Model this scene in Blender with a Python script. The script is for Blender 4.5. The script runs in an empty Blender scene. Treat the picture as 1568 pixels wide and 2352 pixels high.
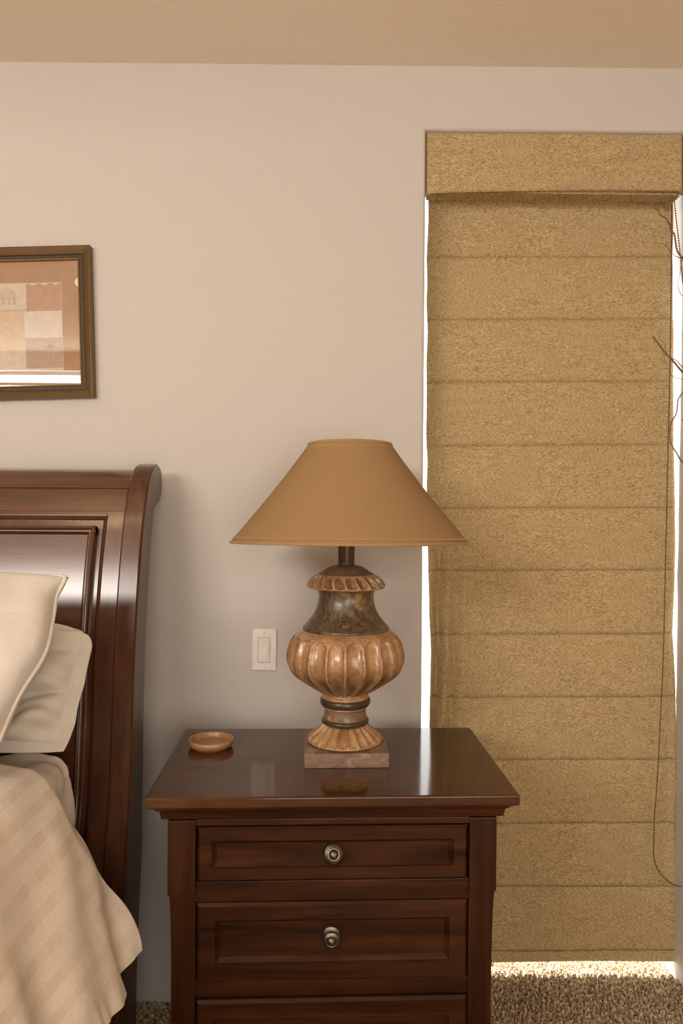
import bpy, bmesh, math, random
from math import sin, cos, pi, sqrt, atan2, floor
from mathutils import Vector, Matrix, noise

S = bpy.context.scene
C = S.collection
random.seed(7)

# ------------------------------------------------------------------ camera
F_PX = 1660.0                       # focal length in pixels of the 1568 x 2352 frame
cam_d = bpy.data.cameras.new('camera')
cam = bpy.data.objects.new('camera', cam_d)
C.objects.link(cam)
cam_d.sensor_fit = 'HORIZONTAL'
cam_d.sensor_width = 36.0
cam_d.lens = F_PX / 1568.0 * 36.0
cam_d.clip_start = 0.02
CAM_R = (Matrix.Rotation(math.radians(-0.25), 3, 'Z') @ Matrix.Rotation(pi / 2, 3, 'X')
         @ Matrix.Rotation(0.0075, 3, 'Z'))
CAM_P = Vector((0, 0, 1.27))
cam.matrix_world = Matrix.Translation(CAM_P) @ CAM_R.to_4x4()
S.camera = cam

# ------------------------------------------------------------------ world, lights, exposure
S.view_settings.view_transform = 'Standard'
S.view_settings.look = 'None'
S.view_settings.gamma = 1.0
S.view_settings.use_curve_mapping = False
S.view_settings.exposure = 0.08

W = bpy.data.worlds.new('daylight')
S.world = W
W.use_nodes = True
bg = W.node_tree.nodes['Background']
bg.inputs['Color'].default_value = (1.0, 0.97, 0.94, 1)
bg.inputs['Strength'].default_value = 3.6

sun_d = bpy.data.lights.new('sun', 'SUN')
sun_d.energy = 55.0
sun_d.angle = math.radians(1.0)
sun_d.color = (1.0, 0.95, 0.88)
sun = bpy.data.objects.new('sun', sun_d)
C.objects.link(sun)
sun.rotation_euler = Vector((0.30, -0.34, -0.89)).to_track_quat('-Z', 'Y').to_euler()

# daylight coming in through the two windows behind the camera
WIN2 = dict(x0=-2.80, x1=-0.95, z0=1.83, z1=2.325, y=-1.6)
WIN3 = dict(x0=-0.25, x1=1.35, z0=0.55, z1=2.00, y=-1.6)


def window_light(name, w, energy, col):
    d = bpy.data.lights.new(name, 'AREA')
    d.shape = 'RECTANGLE'
    d.size = w['x1'] - w['x0'] - 0.1
    d.size_y = w['z1'] - w['z0'] - 0.1
    d.energy = energy
    d.color = col
    o = bpy.data.objects.new(name, d)
    C.objects.link(o)
    o.location = ((w['x0'] + w['x1']) / 2, w['y'] - 0.10, (w['z0'] + w['z1']) / 2)
    o.rotation_euler = Vector((0, 1, 0)).to_track_quat('-Z', 'Z').to_euler()


window_light('window_daylight_2', WIN2, 64.0, (1.0, 0.915, 0.84))
window_light('window_daylight_3', WIN3, 19.0, (1.0, 0.84, 0.66))   # warm tint added to warm the fill; no blind hangs here


def at(px, py, Y):
    """point of the photograph's pixel ray at depth Y"""
    d = CAM_R @ Vector(((px - 784.0) / F_PX, -(py - 1176.0) / F_PX, -1.0))
    return CAM_P + d * ((Y - CAM_P.y) / d.y)


# ------------------------------------------------------------------ materials
def new_mat(name):
    m = bpy.data.materials.new(name)
    m.use_nodes = True
    nt = m.node_tree
    return m, nt, nt.nodes, nt.links, nt.nodes['Principled BSDF']


def ramp(N, stops):
    r = N.new('ShaderNodeValToRGB')
    el = r.color_ramp.elements
    while len(el) < len(stops):
        el.new(0.5)
    for e, (p, c) in zip(el, stops):
        e.position = p
        e.color = (*c, 1)
    return r


def coords(N, L, scale, kind='Object', rot=(0, 0, 0)):
    tc = N.new('ShaderNodeTexCoord')
    mp = N.new('ShaderNodeMapping')
    mp.inputs['Scale'].default_value = scale
    mp.inputs['Rotation'].default_value = rot
    L.new(tc.outputs[kind], mp.inputs['Vector'])
    return mp.outputs['Vector']


def noise_tex(N, L, vec, scale=1.0, detail=3.0, rough=0.55, dist=0.0):
    n = N.new('ShaderNodeTexNoise')
    n.inputs['Scale'].default_value = scale
    n.inputs['Detail'].default_value = detail
    n.inputs['Roughness'].default_value = rough
    n.inputs['Distortion'].default_value = dist
    L.new(vec, n.inputs['Vector'])
    return n.outputs['Fac']


def add_bump(N, L, B, fac, strength, dist):
    b = N.new('ShaderNodeBump')
    b.inputs['Strength'].default_value = strength
    b.inputs['Distance'].default_value = dist
    L.new(fac, b.inputs['Height'])
    L.new(b.outputs['Normal'], B.inputs['Normal'])
    return b


def mix_col(N, L, fac, a, b, mode='MIX'):
    m = N.new('ShaderNodeMix')
    m.data_type = 'RGBA'
    m.blend_type = mode
    for sock, v in ((m.inputs[0], fac), (m.inputs[6], a), (m.inputs[7], b)):
        if hasattr(v, 'links'):
            L.new(v, sock)
        elif isinstance(v, (int, float)):
            sock.default_value = v
        else:
            sock.default_value = (*v, 1)
    return m.outputs[2]


def mat_paint(name, col, bump=0.25):
    m, nt, N, L, B = new_mat(name)
    B.inputs['Base Color'].default_value = (*col, 1)
    B.inputs['Roughness'].default_value = 0.75
    B.inputs['Specular IOR Level'].default_value = 0.25
    v = coords(N, L, (1, 1, 1))
    f = noise_tex(N, L, v, 190, 3, 0.5)
    add_bump(N, L, B, f, bump, 0.004)
    return m


def mat_plain(name, col, rough=0.5, spec=0.5, metal=0.0, coat=0.0):
    m, nt, N, L, B = new_mat(name)
    v = coords(N, L, (1, 1, 1))
    f = noise_tex(N, L, v, 40, 3, 0.6)
    r = ramp(N, [(0.3, tuple(c * 0.93 for c in col)), (0.7, tuple(min(1, c * 1.05) for c in col))])
    L.new(f, r.inputs[0])
    L.new(r.outputs[0], B.inputs['Base Color'])
    B.inputs['Roughness'].default_value = rough
    B.inputs['Specular IOR Level'].default_value = spec
    B.inputs['Metallic'].default_value = metal
    B.inputs['Coat Weight'].default_value = coat
    return m


def mat_wood(name, dark, light, axis='X', rough=0.28, coat=0.25, spec=0.5, coat_rough=0.12):
    m, nt, N, L, B = new_mat(name)
    s = {'X': (2.2, 30, 30), 'Y': (30, 2.2, 30), 'Z': (30, 30, 2.2)}[axis]
    v = coords(N, L, s)
    f = noise_tex(N, L, v, 1.0, 5, 0.62, 0.6)
    v2 = coords(N, L, tuple(k * 7 for k in s))
    f2 = noise_tex(N, L, v2, 1.0, 3, 0.7)
    r = ramp(N, [(0.30, dark), (0.52, tuple((a + b) / 2 for a, b in zip(dark, light))), (0.72, light)])
    L.new(f, r.inputs[0])
    r2 = ramp(N, [(0.35, (0.62, 0.6, 0.58)), (0.6, (1, 1, 1))])
    L.new(f2, r2.inputs[0])
    col = mix_col(N, L, 0.6, r.outputs[0], r2.outputs[0], 'MULTIPLY')
    L.new(col, B.inputs['Base Color'])
    B.inputs['Roughness'].default_value = rough
    B.inputs['Specular IOR Level'].default_value = spec
    B.inputs['Coat Weight'].default_value = coat
    B.inputs['Coat Roughness'].default_value = coat_rough
    add_bump(N, L, B, f2, 0.04, 0.001)
    return m


def mat_linen(name, dark, mid, light, transl=0.10):
    """slubby woven fabric: short horizontal flecks, a little light passing through"""
    m, nt, N, L, B = new_mat(name)
    f1 = noise_tex(N, L, coords(N, L, (150, 300, 1150)), 1.0, 2, 0.6)
    f2 = noise_tex(N, L, coords(N, L, (700, 300, 160)), 1.0, 2, 0.6)
    f3 = noise_tex(N, L, coords(N, L, (14, 10, 60)), 1.0, 3, 0.6)
    a = N.new('ShaderNodeMath'); a.operation = 'MULTIPLY_ADD'
    L.new(f2, a.inputs[0]); a.inputs[1].default_value = 0.20
    L.new(f1, a.inputs[2])
    b = N.new('ShaderNodeMath'); b.operation = 'MULTIPLY_ADD'
    L.new(f3, b.inputs[0]); b.inputs[1].default_value = 0.12
    L.new(a.outputs[0], b.inputs[2])
    r = ramp(N, [(0.49, dark), (0.655, mid), (0.82, light)])
    L.new(b.outputs[0], r.inputs[0])
    L.new(r.outputs[0], B.inputs['Base Color'])
    B.inputs['Roughness'].default_value = 0.9
    B.inputs['Specular IOR Level'].default_value = 0.1
    bp = add_bump(N, L, B, b.outputs[0], 0.15, 0.001)
    t = N.new('ShaderNodeBsdfTranslucent')
    L.new(r.outputs[0], t.inputs['Color'])
    mx = N.new('ShaderNodeMixShader')
    mx.inputs[0].default_value = transl
    L.new(B.outputs[0], mx.inputs[1])
    L.new(t.outputs[0], mx.inputs[2])
    L.new(mx.outputs[0], N['Material Output'].inputs['Surface'])
    return m


def mat_cloth(name, col, weave=900, bump=0.12):
    m, nt, N, L, B = new_mat(name)
    v = coords(N, L, (1, 1, 1))
    f = noise_tex(N, L, v, weave, 2, 0.6)
    f2 = noise_tex(N, L, v, 9, 3, 0.6)
    r = ramp(N, [(0.3, tuple(c * 0.95 for c in col)), (0.7, col)])
    L.new(f2, r.inputs[0])
    L.new(r.outputs[0], B.inputs['Base Color'])
    B.inputs['Roughness'].default_value = 0.85
    B.inputs['Specular IOR Level'].default_value = 0.15
    B.inputs['Sheen Weight'].default_value = 0.15
    f3 = noise_tex(N, L, v, 26, 4, 0.62, 0.8)
    mm = N.new('ShaderNodeMath'); mm.operation = 'MULTIPLY_ADD'
    L.new(f, mm.inputs[0]); mm.inputs[1].default_value = 0.05
    L.new(f3, mm.inputs[2])
    add_bump(N, L, B, mm.outputs[0], bump, 0.02)
    return m


def mat_glass(name):
    m, nt, N, L, B = new_mat(name)
    N.remove(B)
    tr = N.new('ShaderNodeBsdfTransparent')
    gl = N.new('ShaderNodeBsdfGlossy')
    gl.inputs['Roughness'].default_value = 0.0
    lw = N.new('ShaderNodeLayerWeight')
    lw.inputs['Blend'].default_value = 0.5
    pw_ = N.new('ShaderNodeMath'); pw_.operation = 'POWER'
    L.new(lw.outputs['Facing'], pw_.inputs[0]); pw_.inputs[1].default_value = 5.0
    fr = N.new('ShaderNodeMath'); fr.operation = 'MULTIPLY_ADD'
    L.new(pw_.outputs[0], fr.inputs[0])
    fr.inputs[1].default_value = 0.96
    fr.inputs[2].default_value = 0.04
    mx = N.new('ShaderNodeMixShader')
    L.new(fr.outputs[0], mx.inputs[0])
    L.new(tr.outputs[0], mx.inputs[1])
    L.new(gl.outputs[0], mx.inputs[2])
    L.new(mx.outputs[0], N['Material Output'].inputs['Surface'])
    return m


M = {}
M['wall'] = mat_paint('wall_paint', (0.565, 0.53, 0.492))
M['wall_tan_bounce'] = mat_paint('tan_bounce_wall_paint', (0.62, 0.44, 0.24))  # unseen walls: tan invented to warm the bounced fill light
M['ceiling'] = mat_paint('ceiling_paint', (0.85, 0.765, 0.635), 0.35)
M['vinyl'] = mat_plain('white_vinyl', (0.82, 0.81, 0.78), 0.4)
M['glass'] = mat_glass('window_glass')
M['wood_x'] = mat_wood('cherry_wood_across', (0.013, 0.0036, 0.0014), (0.070, 0.021, 0.007), 'X', 0.30, 0.06, 0.28)
M['wood_z'] = mat_wood('cherry_wood_upright', (0.013, 0.0036, 0.0014), (0.062, 0.018, 0.006), 'Z', 0.30, 0.06, 0.28)
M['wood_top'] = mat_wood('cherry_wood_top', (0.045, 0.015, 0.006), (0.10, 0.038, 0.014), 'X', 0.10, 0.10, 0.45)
M['bed_x'] = mat_wood('bed_cherry_across', (0.050, 0.016, 0.006), (0.13, 0.046, 0.018), 'X', 0.28, 1.0, 0.5, 0.2)
M['bed_z'] = mat_wood('bed_cherry_upright', (0.045, 0.014, 0.006), (0.115, 0.040, 0.016), 'Z', 0.28, 0.8, 0.5, 0.2)
M['bed_post'] = mat_wood('bed_cherry_post', (0.045, 0.014, 0.006), (0.115, 0.040, 0.016), 'Z', 0.30, 0.40, 0.4, 0.2)
M['coaster'] = mat_wood('coaster_wood', (0.26, 0.125, 0.052), (0.50, 0.27, 0.125), 'X', 0.35, 0.15)
M['linen'] = mat_linen('shade_linen', (0.21, 0.145, 0.065), (0.47, 0.345, 0.175), (0.68, 0.54, 0.32))
M['chain'] = mat_plain('dark_bronze_beads', (0.09, 0.06, 0.03), 0.35, 0.5, 0.4)
M['twig'] = mat_wood('twig_bark', (0.12, 0.06, 0.025), (0.30, 0.16, 0.07), 'Z', 0.6, 0.0)
M['plate'] = mat_plain('switch_plastic', (0.80, 0.745, 0.69), 0.4)
M['metal'] = mat_plain('pewter_metal', (0.17, 0.145, 0.115), 0.36, 0.5, 1.0)
M['screw'] = mat_plain('painted_screw', (0.72, 0.67, 0.62), 0.35)
M['sheet'] = mat_cloth('cream_sheet', (0.74, 0.69, 0.62))
M['pillow'] = mat_cloth('cream_pillow_cotton', (0.655, 0.61, 0.555))
M['sham'] = mat_cloth('pale_sham_cotton', (0.72, 0.675, 0.60))
M['vase'] = mat_plain('dark_ceramic', (0.06, 0.04, 0.03), 0.3)
M['frame'] = mat_plain('bronze_frame', (0.17, 0.105, 0.05), 0.36, 0.5, 0.55)
M['frame_dark'] = mat_plain('dark_bronze_frame', (0.050, 0.031, 0.014), 0.5, 0.3, 0.1)
M['gold'] = mat_plain('gold_leaf', (0.28, 0.175, 0.075), 0.4, 0.5, 0.8)
M['mat_board'] = mat_plain('tan_mat_board', (0.38, 0.235, 0.135), 0.8, 0.2)


def mat_carpet():
    m, nt, N, L, B = new_mat('carpet')
    v = coords(N, L, (1, 1, 1))
    f = noise_tex(N, L, v, 95, 3, 0.7)
    r = ramp(N, [(0.36, (0.16, 0.112, 0.062)), (0.5, (0.46, 0.345, 0.22)), (0.66, (0.82, 0.68, 0.50))])
    L.new(f, r.inputs[0])
    L.new(r.outputs[0], B.inputs['Base Color'])
    B.inputs['Roughness'].default_value = 0.95
    B.inputs['Specular IOR Level'].default_value = 0.05
    return m


M['carpet'] = mat_carpet()


def mat_resin(name, lo, mid, hi, rough=0.3):
    """glazed carved resin: warm tan with a dark glaze in fine veins and cloudy patches"""
    m, nt, N, L, B = new_mat(name)
    v = coords(N, L, (1, 1, 1))
    f = noise_tex(N, L, v, 38, 5, 0.65, 0.5)
    r = ramp(N, [(0.30, lo), (0.48, mid), (0.68, hi)])
    L.new(f, r.inputs[0])
    vo = N.new('ShaderNodeTexVoronoi')
    vo.feature = 'DISTANCE_TO_EDGE'
    vo.inputs['Scale'].default_value = 85
    L.new(v, vo.inputs['Vector'])
    r2 = ramp(N, [(0.0, (0.55, 0.5, 0.45)), (0.12, (1, 1, 1))])
    L.new(vo.outputs['Distance'], r2.inputs[0])
    col = mix_col(N, L, 0.45, r.outputs[0], r2.outputs[0], 'MULTIPLY')
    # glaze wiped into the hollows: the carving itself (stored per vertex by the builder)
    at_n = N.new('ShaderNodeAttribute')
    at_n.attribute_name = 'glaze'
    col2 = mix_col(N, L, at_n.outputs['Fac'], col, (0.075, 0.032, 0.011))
    L.new(col2, B.inputs['Base Color'])
    B.inputs['Roughness'].default_value = rough
    B.inputs['Coat Weight'].default_value = 0.35
    B.inputs['Coat Roughness'].default_value = 0.15
    add_bump(N, L, B, f, 0.12, 0.004)
    return m


def mat_aged(name, lo, mid, hi, scale=(110, 110, 34), rough=0.35):
    """dark aged bronze-like finish, streaked upright, with worn ochre patches"""
    m, nt, N, L, B = new_mat(name)
    f = noise_tex(N, L, coords(N, L, scale), 1.0, 6, 0.7, 1.2)
    f2 = noise_tex(N, L, coords(N, L, (22, 22, 22)), 1.0, 5, 0.6, 0.5)
    r = ramp(N, [(0.34, lo), (0.52, mid), (0.72, hi)])
    L.new(f, r.inputs[0])
    r2 = ramp(N, [(0.56, (0, 0, 0)), (0.66, (1, 1, 1))])
    L.new(f2, r2.inputs[0])
    col = mix_col(N, L, r2.outputs[0], r.outputs[0], tuple(c * 1.35 for c in hi))
    L.new(col, B.inputs['Base Color'])
    B.inputs['Roughness'].default_value = rough
    B.inputs['Coat Weight'].default_value = 0.3
    B.inputs['Coat Roughness'].default_value = 0.2
    add_bump(N, L, B, f, 0.25, 0.003)
    return m


M['resin'] = mat_resin('carved_tan_resin', (0.24, 0.125, 0.052), (0.40, 0.225, 0.105), (0.52, 0.315, 0.160))
M['aged'] = mat_aged('aged_bronze', (0.028, 0.017, 0.009), (0.10, 0.062, 0.034), (0.22, 0.135, 0.062))
M['cap'] = mat_aged('brown_cap', (0.085, 0.042, 0.018), (0.13, 0.066, 0.028), (0.17, 0.09, 0.038), (40, 40, 40), 0.5)
M['pole'] = mat_plain('brown_metal_tube', (0.11, 0.065, 0.04), 0.3, 0.5, 0.5)
M['plinth'] = mat_aged('worn_plinth', (0.10, 0.060, 0.032), (0.19, 0.115, 0.065), (0.28, 0.175, 0.10), (25, 25, 60), 0.45)
M['ring'] = mat_plain('dark_olive_ring', (0.075, 0.055, 0.03), 0.28, 0.5, 0.3)


def mat_shade():
    m, nt, N, L, B = new_mat('lampshade_fabric')
    v = coords(N, L, (1, 1, 1))
    f = noise_tex(N, L, v, 420, 3, 0.6)
    r = ramp(N, [(0.3, (0.315, 0.196, 0.090)), (0.7, (0.39, 0.247, 0.120))])
    L.new(f, r.inputs[0])
    L.new(r.outputs[0], B.inputs['Base Color'])
    B.inputs['Roughness'].default_value = 0.85
    B.inputs['Specular IOR Level'].default_value = 0.15
    add_bump(N, L, B, f, 0.15, 0.001)
    t = N.new('ShaderNodeBsdfTranslucent')
    L.new(r.outputs[0], t.inputs['Color'])
    mx = N.new('ShaderNodeMixShader')
    mx.inputs[0].default_value = 0.12
    L.new(B.outputs[0], mx.inputs[1])
    L.new(t.outputs[0], mx.inputs[2])
    L.new(mx.outputs[0], N['Material Output'].inputs['Surface'])
    return m


M['shade'] = mat_shade()
M['shade_trim'] = mat_cloth('lampshade_trim', (0.35, 0.215, 0.098))
M['lining'] = mat_plain('shade_lining', (0.80, 0.74, 0.64), 0.7)


def mat_duvet():
    m, nt, N, L, B = new_mat('duvet_damask')
    uv = N.new('ShaderNodeUVMap')
    uv.uv_map = 'UVMap'
    sx = N.new('ShaderNodeSeparateXYZ')
    L.new(uv.outputs[0], sx.inputs[0])

    def mth(op, a, b=None):
        n = N.new('ShaderNodeMath')
        n.operation = op
        for i, v in enumerate((a, b)):
            if v is None:
                continue
            if hasattr(v, 'links'):
                L.new(v, n.inputs[i])
            else:
                n.inputs[i].default_value = v
        return n.outputs[0]
    # uv in metres: u over the width, v along the bed; satin stripes broken into blocks
    u = mth('MULTIPLY', sx.outputs[0], 1 / 0.043)
    fu = mth('FRACT', u)
    stripe = mth('LESS_THAN', fu, 0.42)
    row = mth('MODULO', mth('FLOOR', u), 2.0)
    vv = mth('ADD', mth('MULTIPLY', sx.outputs[1], 1 / 0.060), mth('MULTIPLY', row, 0.5))
    fv = mth('FRACT', vv)
    block = mth('GREATER_THAN', fv, 0.45)
    half = mth('MULTIPLY', mth('SUBTRACT', 1.0, block), 0.62)
    pat = mth('MULTIPLY', stripe, mth('ADD', block, half))
    v3 = coords(N, L, (1, 1, 1))
    f = noise_tex(N, L, v3, 7, 3, 0.6)
    fade = ramp(N, [(0.35, (0.25, 0.25, 0.25)), (0.6, (1, 1, 1))])
    L.new(f, fade.inputs[0])
    pf = mth('MULTIPLY', pat, fade.outputs[0])
    col = mix_col(N, L, pf, (0.84, 0.765, 0.68), (0.755, 0.665, 0.565))
    L.new(col, B.inputs['Base Color'])
    B.inputs['Roughness'].default_value = 0.75
    B.inputs['Specular IOR Level'].default_value = 0.2
    B.inputs['Sheen Weight'].default_value = 0.15
    f2 = noise_tex(N, L, v3, 30, 4, 0.6, 0.7)
    f3 = noise_tex(N, L, v3, 900, 2, 0.6)
    hh = mth('ADD', f2, mth('MULTIPLY', f3, 0.05))
    add_bump(N, L, B, hh, 0.12, 0.02)
    return m


M['duvet'] = mat_duvet()


# ------------------------------------------------------------------ mesh helpers
class MB:
    """collects geometry and links it as one mesh object"""

    def __init__(self):
        self.v, self.f, self.uv, self.g, self.wn = [], [], None, None, False

    def add(self, vs, fs):
        o = len(self.v)
        self.v += [tuple(p) for p in vs]
        self.f += [tuple(i + o for i in f) for f in fs]
        return self

    def box(self, x0, x1, y0, y1, z0, z1, bev=0.0, seg=2):
        self.wn = self.wn or bev > 0
        bm = bmesh.new()
        bmesh.ops.create_cube(bm, size=1.0)
        for v in bm.verts:
            v.co = ((x0 + x1) / 2 + v.co.x * (x1 - x0), (y0 + y1) / 2 + v.co.y * (y1 - y0),
                    (z0 + z1) / 2 + v.co.z * (z1 - z0))
        if bev:
            bmesh.ops.bevel(bm, geom=bm.edges[:], offset=bev, segments=seg, profile=0.5, affect='EDGES')
        bm.verts.ensure_lookup_table()
        bm.verts.index_update()
        self.add([v.co.copy() for v in bm.verts], [[v.index for v in f.verts] for f in bm.faces])
        bm.free()
        return self

    def prism(self, poly, x0, x1, axis='X'):
        """polygon of (a, b) pairs pushed along an axis; X: (y, z), Y: (x, z), Z: (x, y)"""
        n = len(poly)
        mk = {'X': lambda t, a, b: (t, a, b), 'Y': lambda t, a, b: (a, t, b), 'Z': lambda t, a, b: (a, b, t)}[axis]
        vs = [mk(x0, a, b) for a, b in poly] + [mk(x1, a, b) for a, b in poly]
        fs = [tuple(range(n))[::-1], tuple(range(n, 2 * n))]
        fs += [(i, (i + 1) % n, n + (i + 1) % n, n + i) for i in range(n)]
        return self.add(vs, fs)

    def loft(self, rings, caps=True, closed=True):
        n = len(rings[0])
        vs = [p for r in rings for p in r]
        fs = []
        for k in range(len(rings) - 1):
            for i in range(n if closed else n - 1):
                j = (i + 1) % n
                fs.append((k * n + i, k * n + j, (k + 1) * n + j, (k + 1) * n + i))
        if caps and closed:
            fs.append(tuple(range(n))[::-1])
            fs.append(tuple(range((len(rings) - 1) * n, len(rings) * n)))
        return self.add(vs, fs)

    def lathe(self, prof, n=64, c=(0, 0, 0), axis='Z', rf=None, cap0=False, cap1=False):
        """profile of (r, h); rf(theta, index, r) may shape the radius"""
        rings = []
        for k, (r, h) in enumerate(prof):
            ring = []
            for i in range(n):
                th = 2 * pi * i / n
                rr = rf(th, k, r) if rf else r
                if axis == 'Z':
                    ring.append((c[0] + rr * cos(th), c[1] + rr * sin(th), c[2] + h))
                else:                       # axis pointing to -Y
                    ring.append((c[0] + rr * cos(th), c[1] - h, c[2] + rr * sin(th)))
            rings.append(ring)
        o = len(self.v)
        self.loft(rings, caps=False)
        if cap0:
            self.f.append(tuple(o + i for i in range(n))[::-1])
        if cap1:
            b = o + (len(prof) - 1) * n
            self.f.append(tuple(b + i for i in range(n)))
        return self

    def tube(self, pts, rad, n=8):
        pts = [Vector(p) for p in pts]
        rads = rad if isinstance(rad, (list, tuple)) else [rad] * len(pts)
        rings = []
        up = Vector((0, -1, 0.02)).normalized()
        for k, p in enumerate(pts):
            d = (pts[min(k + 1, len(pts) - 1)] - pts[max(k - 1, 0)])
            d = d.normalized() if d.length > 1e-9 else Vector((0, 0, 1))
            u = d.cross(up)
            if u.length < 1e-4:
                u = d.cross(Vector((1, 0, 0)))
            u.normalize()
            w = d.cross(u)
            rings.append([p + (u * cos(2 * pi * i / n) + w * sin(2 * pi * i / n)) * rads[k] for i in range(n)])
        return self.loft(rings)

    def grid(self, nu, nv, fn):
        """fn(i/nu, j/nv) -> point"""
        vs = [fn(i / nu, j / nv) for j in range(nv + 1) for i in range(nu + 1)]
        w = nu + 1
        fs = [(j * w + i, j * w + i + 1, (j + 1) * w + i + 1, (j + 1) * w + i) for j in range(nv) for i in range(nu)]
        return self.add(vs, fs)

    def build(self, name, mat, parent=None, smooth=True, angle=35, mods=()):
        me = bpy.data.meshes.new(name)
        me.from_pydata(self.v, [], self.f)
        me.update()
        bm = bmesh.new()
        bm.from_mesh(me)
        bmesh.ops.recalc_face_normals(bm, faces=bm.faces[:])
        bm.to_mesh(me)
        bm.free()
        me.materials.append(M[mat] if isinstance(mat, str) else mat)
        if smooth:
            me.polygons.foreach_set('use_smooth', [True] * len(me.polygons))
            me.set_sharp_from_angle(angle=math.radians(angle))
        if self.g is not None:
            a = me.attributes.new('glaze', 'FLOAT', 'POINT')
            a.data.foreach_set('value', self.g)
        if self.uv is not None:
            ul = me.uv_layers.new(name='UVMap')
            for lp in me.loops:
                ul.data[lp.index].uv = self.uv[lp.vertex_index]
        o = bpy.data.objects.new(name, me)
        C.objects.link(o)
        if parent:
            o.parent = parent
        if self.wn:
            mods = tuple(mods) + (('WEIGHTED_NORMAL', dict(keep_sharp=True)),)
        for kind, kw in mods:
            md = o.modifiers.new(kind.lower(), kind)
            for k, v in kw.items():
                setattr(md, k, v)
        return o


def thing(name, label, cat, loc=(0, 0, 0), rotz=0.0, group=None):
    o = bpy.data.objects.new(name, None)
    C.objects.link(o)
    o.empty_display_size = 0.1
    o.location = loc
    o.rotation_euler = (0, 0, rotz)
    o['label'] = label
    o['category'] = cat
    if group:
        o['group'] = group
    return o


def tag(o, label, cat, group=None):
    o['label'] = label
    o['category'] = cat
    if group:
        o['group'] = group
    return o


def struct(o, label=None):
    o['kind'] = 'structure'
    if label:
        o['label'] = label
    return o


def copy_part(o, parent, loc=None):
    c = o.copy()
    C.objects.link(c)
    c.parent = parent
    if loc is not None:
        c.location = loc
    return c


def catmull(pts, n=8):
    """smooth polyline through the points"""
    P = [Vector(p) for p in pts]
    out = []
    for i in range(len(P) - 1):
        p0 = P[max(i - 1, 0)]; p1 = P[i]; p2 = P[i + 1]; p3 = P[min(i + 2, len(P) - 1)]
        for k in range(n):
            t = k / n
            out.append(0.5 * ((2 * p1) + (p2 - p0) * t + (2 * p0 - 5 * p1 + 4 * p2 - p3) * t * t
                              + (3 * p1 - p0 - 3 * p2 + p3) * t * t * t))
    out.append(P[-1])
    return out


def sstep(a, b, x):
    t = min(1.0, max(0.0, (x - a) / (b - a)))
    return t * t * (3 - 2 * t)


def nz(x, y, z=0.0):
    return noise.noise(Vector((x, y, z)))


# ------------------------------------------------------------------ the room
WY = 1.86                    # face of the wall with the window
WT = 0.24                    # its thickness
CEIL = 2.42
RX0, RX1, RY0 = -3.9, 1.7, -1.6
OX0, OX1, OZ = at(971, 1250, WY).x, 0.932, at(1270, 300, WY).z

# wall with the window opening that reaches the floor, soft rounded plaster edges
bm = bmesh.new()
outline = [(RX0, 0), (OX0, 0), (OX0, OZ), (OX1, OZ), (OX1, 0), (RX1, 0), (RX1, CEIL), (RX0, CEIL)]
fr = [bm.verts.new((x, WY, z)) for x, z in outline]
bk = [bm.verts.new((x, WY + WT, z)) for x, z in outline]
bm.faces.new(fr)
bm.faces.new(bk[::-1])
n = len(outline)
for i in range(n):
    bm.faces.new((fr[i], bk[i], bk[(i + 1) % n], fr[(i + 1) % n]))
bmesh.ops.recalc_face_normals(bm, faces=bm.faces[:])
ed = []
for a, b in ((1, 2), (2, 3), (3, 4)):
    for e in bm.edges:
        if set(e.verts) == {fr[a], fr[b]}:
            ed.append(e)
bmesh.ops.bevel(bm, geom=ed, offset=0.011, segments=4, profile=0.5, affect='EDGES')
bmesh.ops.triangulate(bm, faces=[f for f in bm.faces if len(f.verts) > 4])
me = bpy.data.meshes.new('wall_back')
bm.to_mesh(me)
bm.free()
me.materials.append(M['wall'])
me.polygons.foreach_set('use_smooth', [True] * len(me.polygons))
me.set_sharp_from_angle(angle=math.radians(40))
o = bpy.data.objects.new('wall_back', me)
C.objects.link(o)
struct(o)

struct(MB().box(RX0 - 0.15, RX1 + 0.15, RY0 - 0.2, WY + WT, -0.12, 0.0).build('floor', 'carpet', smooth=False))
struct(MB().box(RX0 - 0.15, RX1 + 0.15, RY0 - 0.2, WY + WT, CEIL, CEIL + 0.12).build('ceiling', 'ceiling', smooth=False))
struct(MB().box(RX0 - 0.15, RX0, RY0 - 0.2, WY + WT, 0, CEIL).build('wall_left', 'wall_tan_bounce', smooth=False))
struct(MB().box(RX1, RX1 + 0.15, RY0 - 0.2, WY + WT, 0, CEIL).build('wall_right', 'wall_tan_bounce', smooth=False))
mb = MB()
xs = [RX0, WIN2['x0'], WIN2['x1'], WIN3['x0'], WIN3['x1'], RX1]
for k in range(0, 6, 2):
    mb.box(xs[k], xs[k + 1], RY0 - 0.2, RY0, 0, CEIL)
for w in (WIN2, WIN3):
    mb.box(w['x0'], w['x1'], RY0 - 0.2, RY0, 0, w['z0'])
    mb.box(w['x0'], w['x1'], RY0 - 0.2, RY0, w['z1'], CEIL)
struct(mb.build('wall_front', 'wall_tan_bounce', smooth=False))


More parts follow.
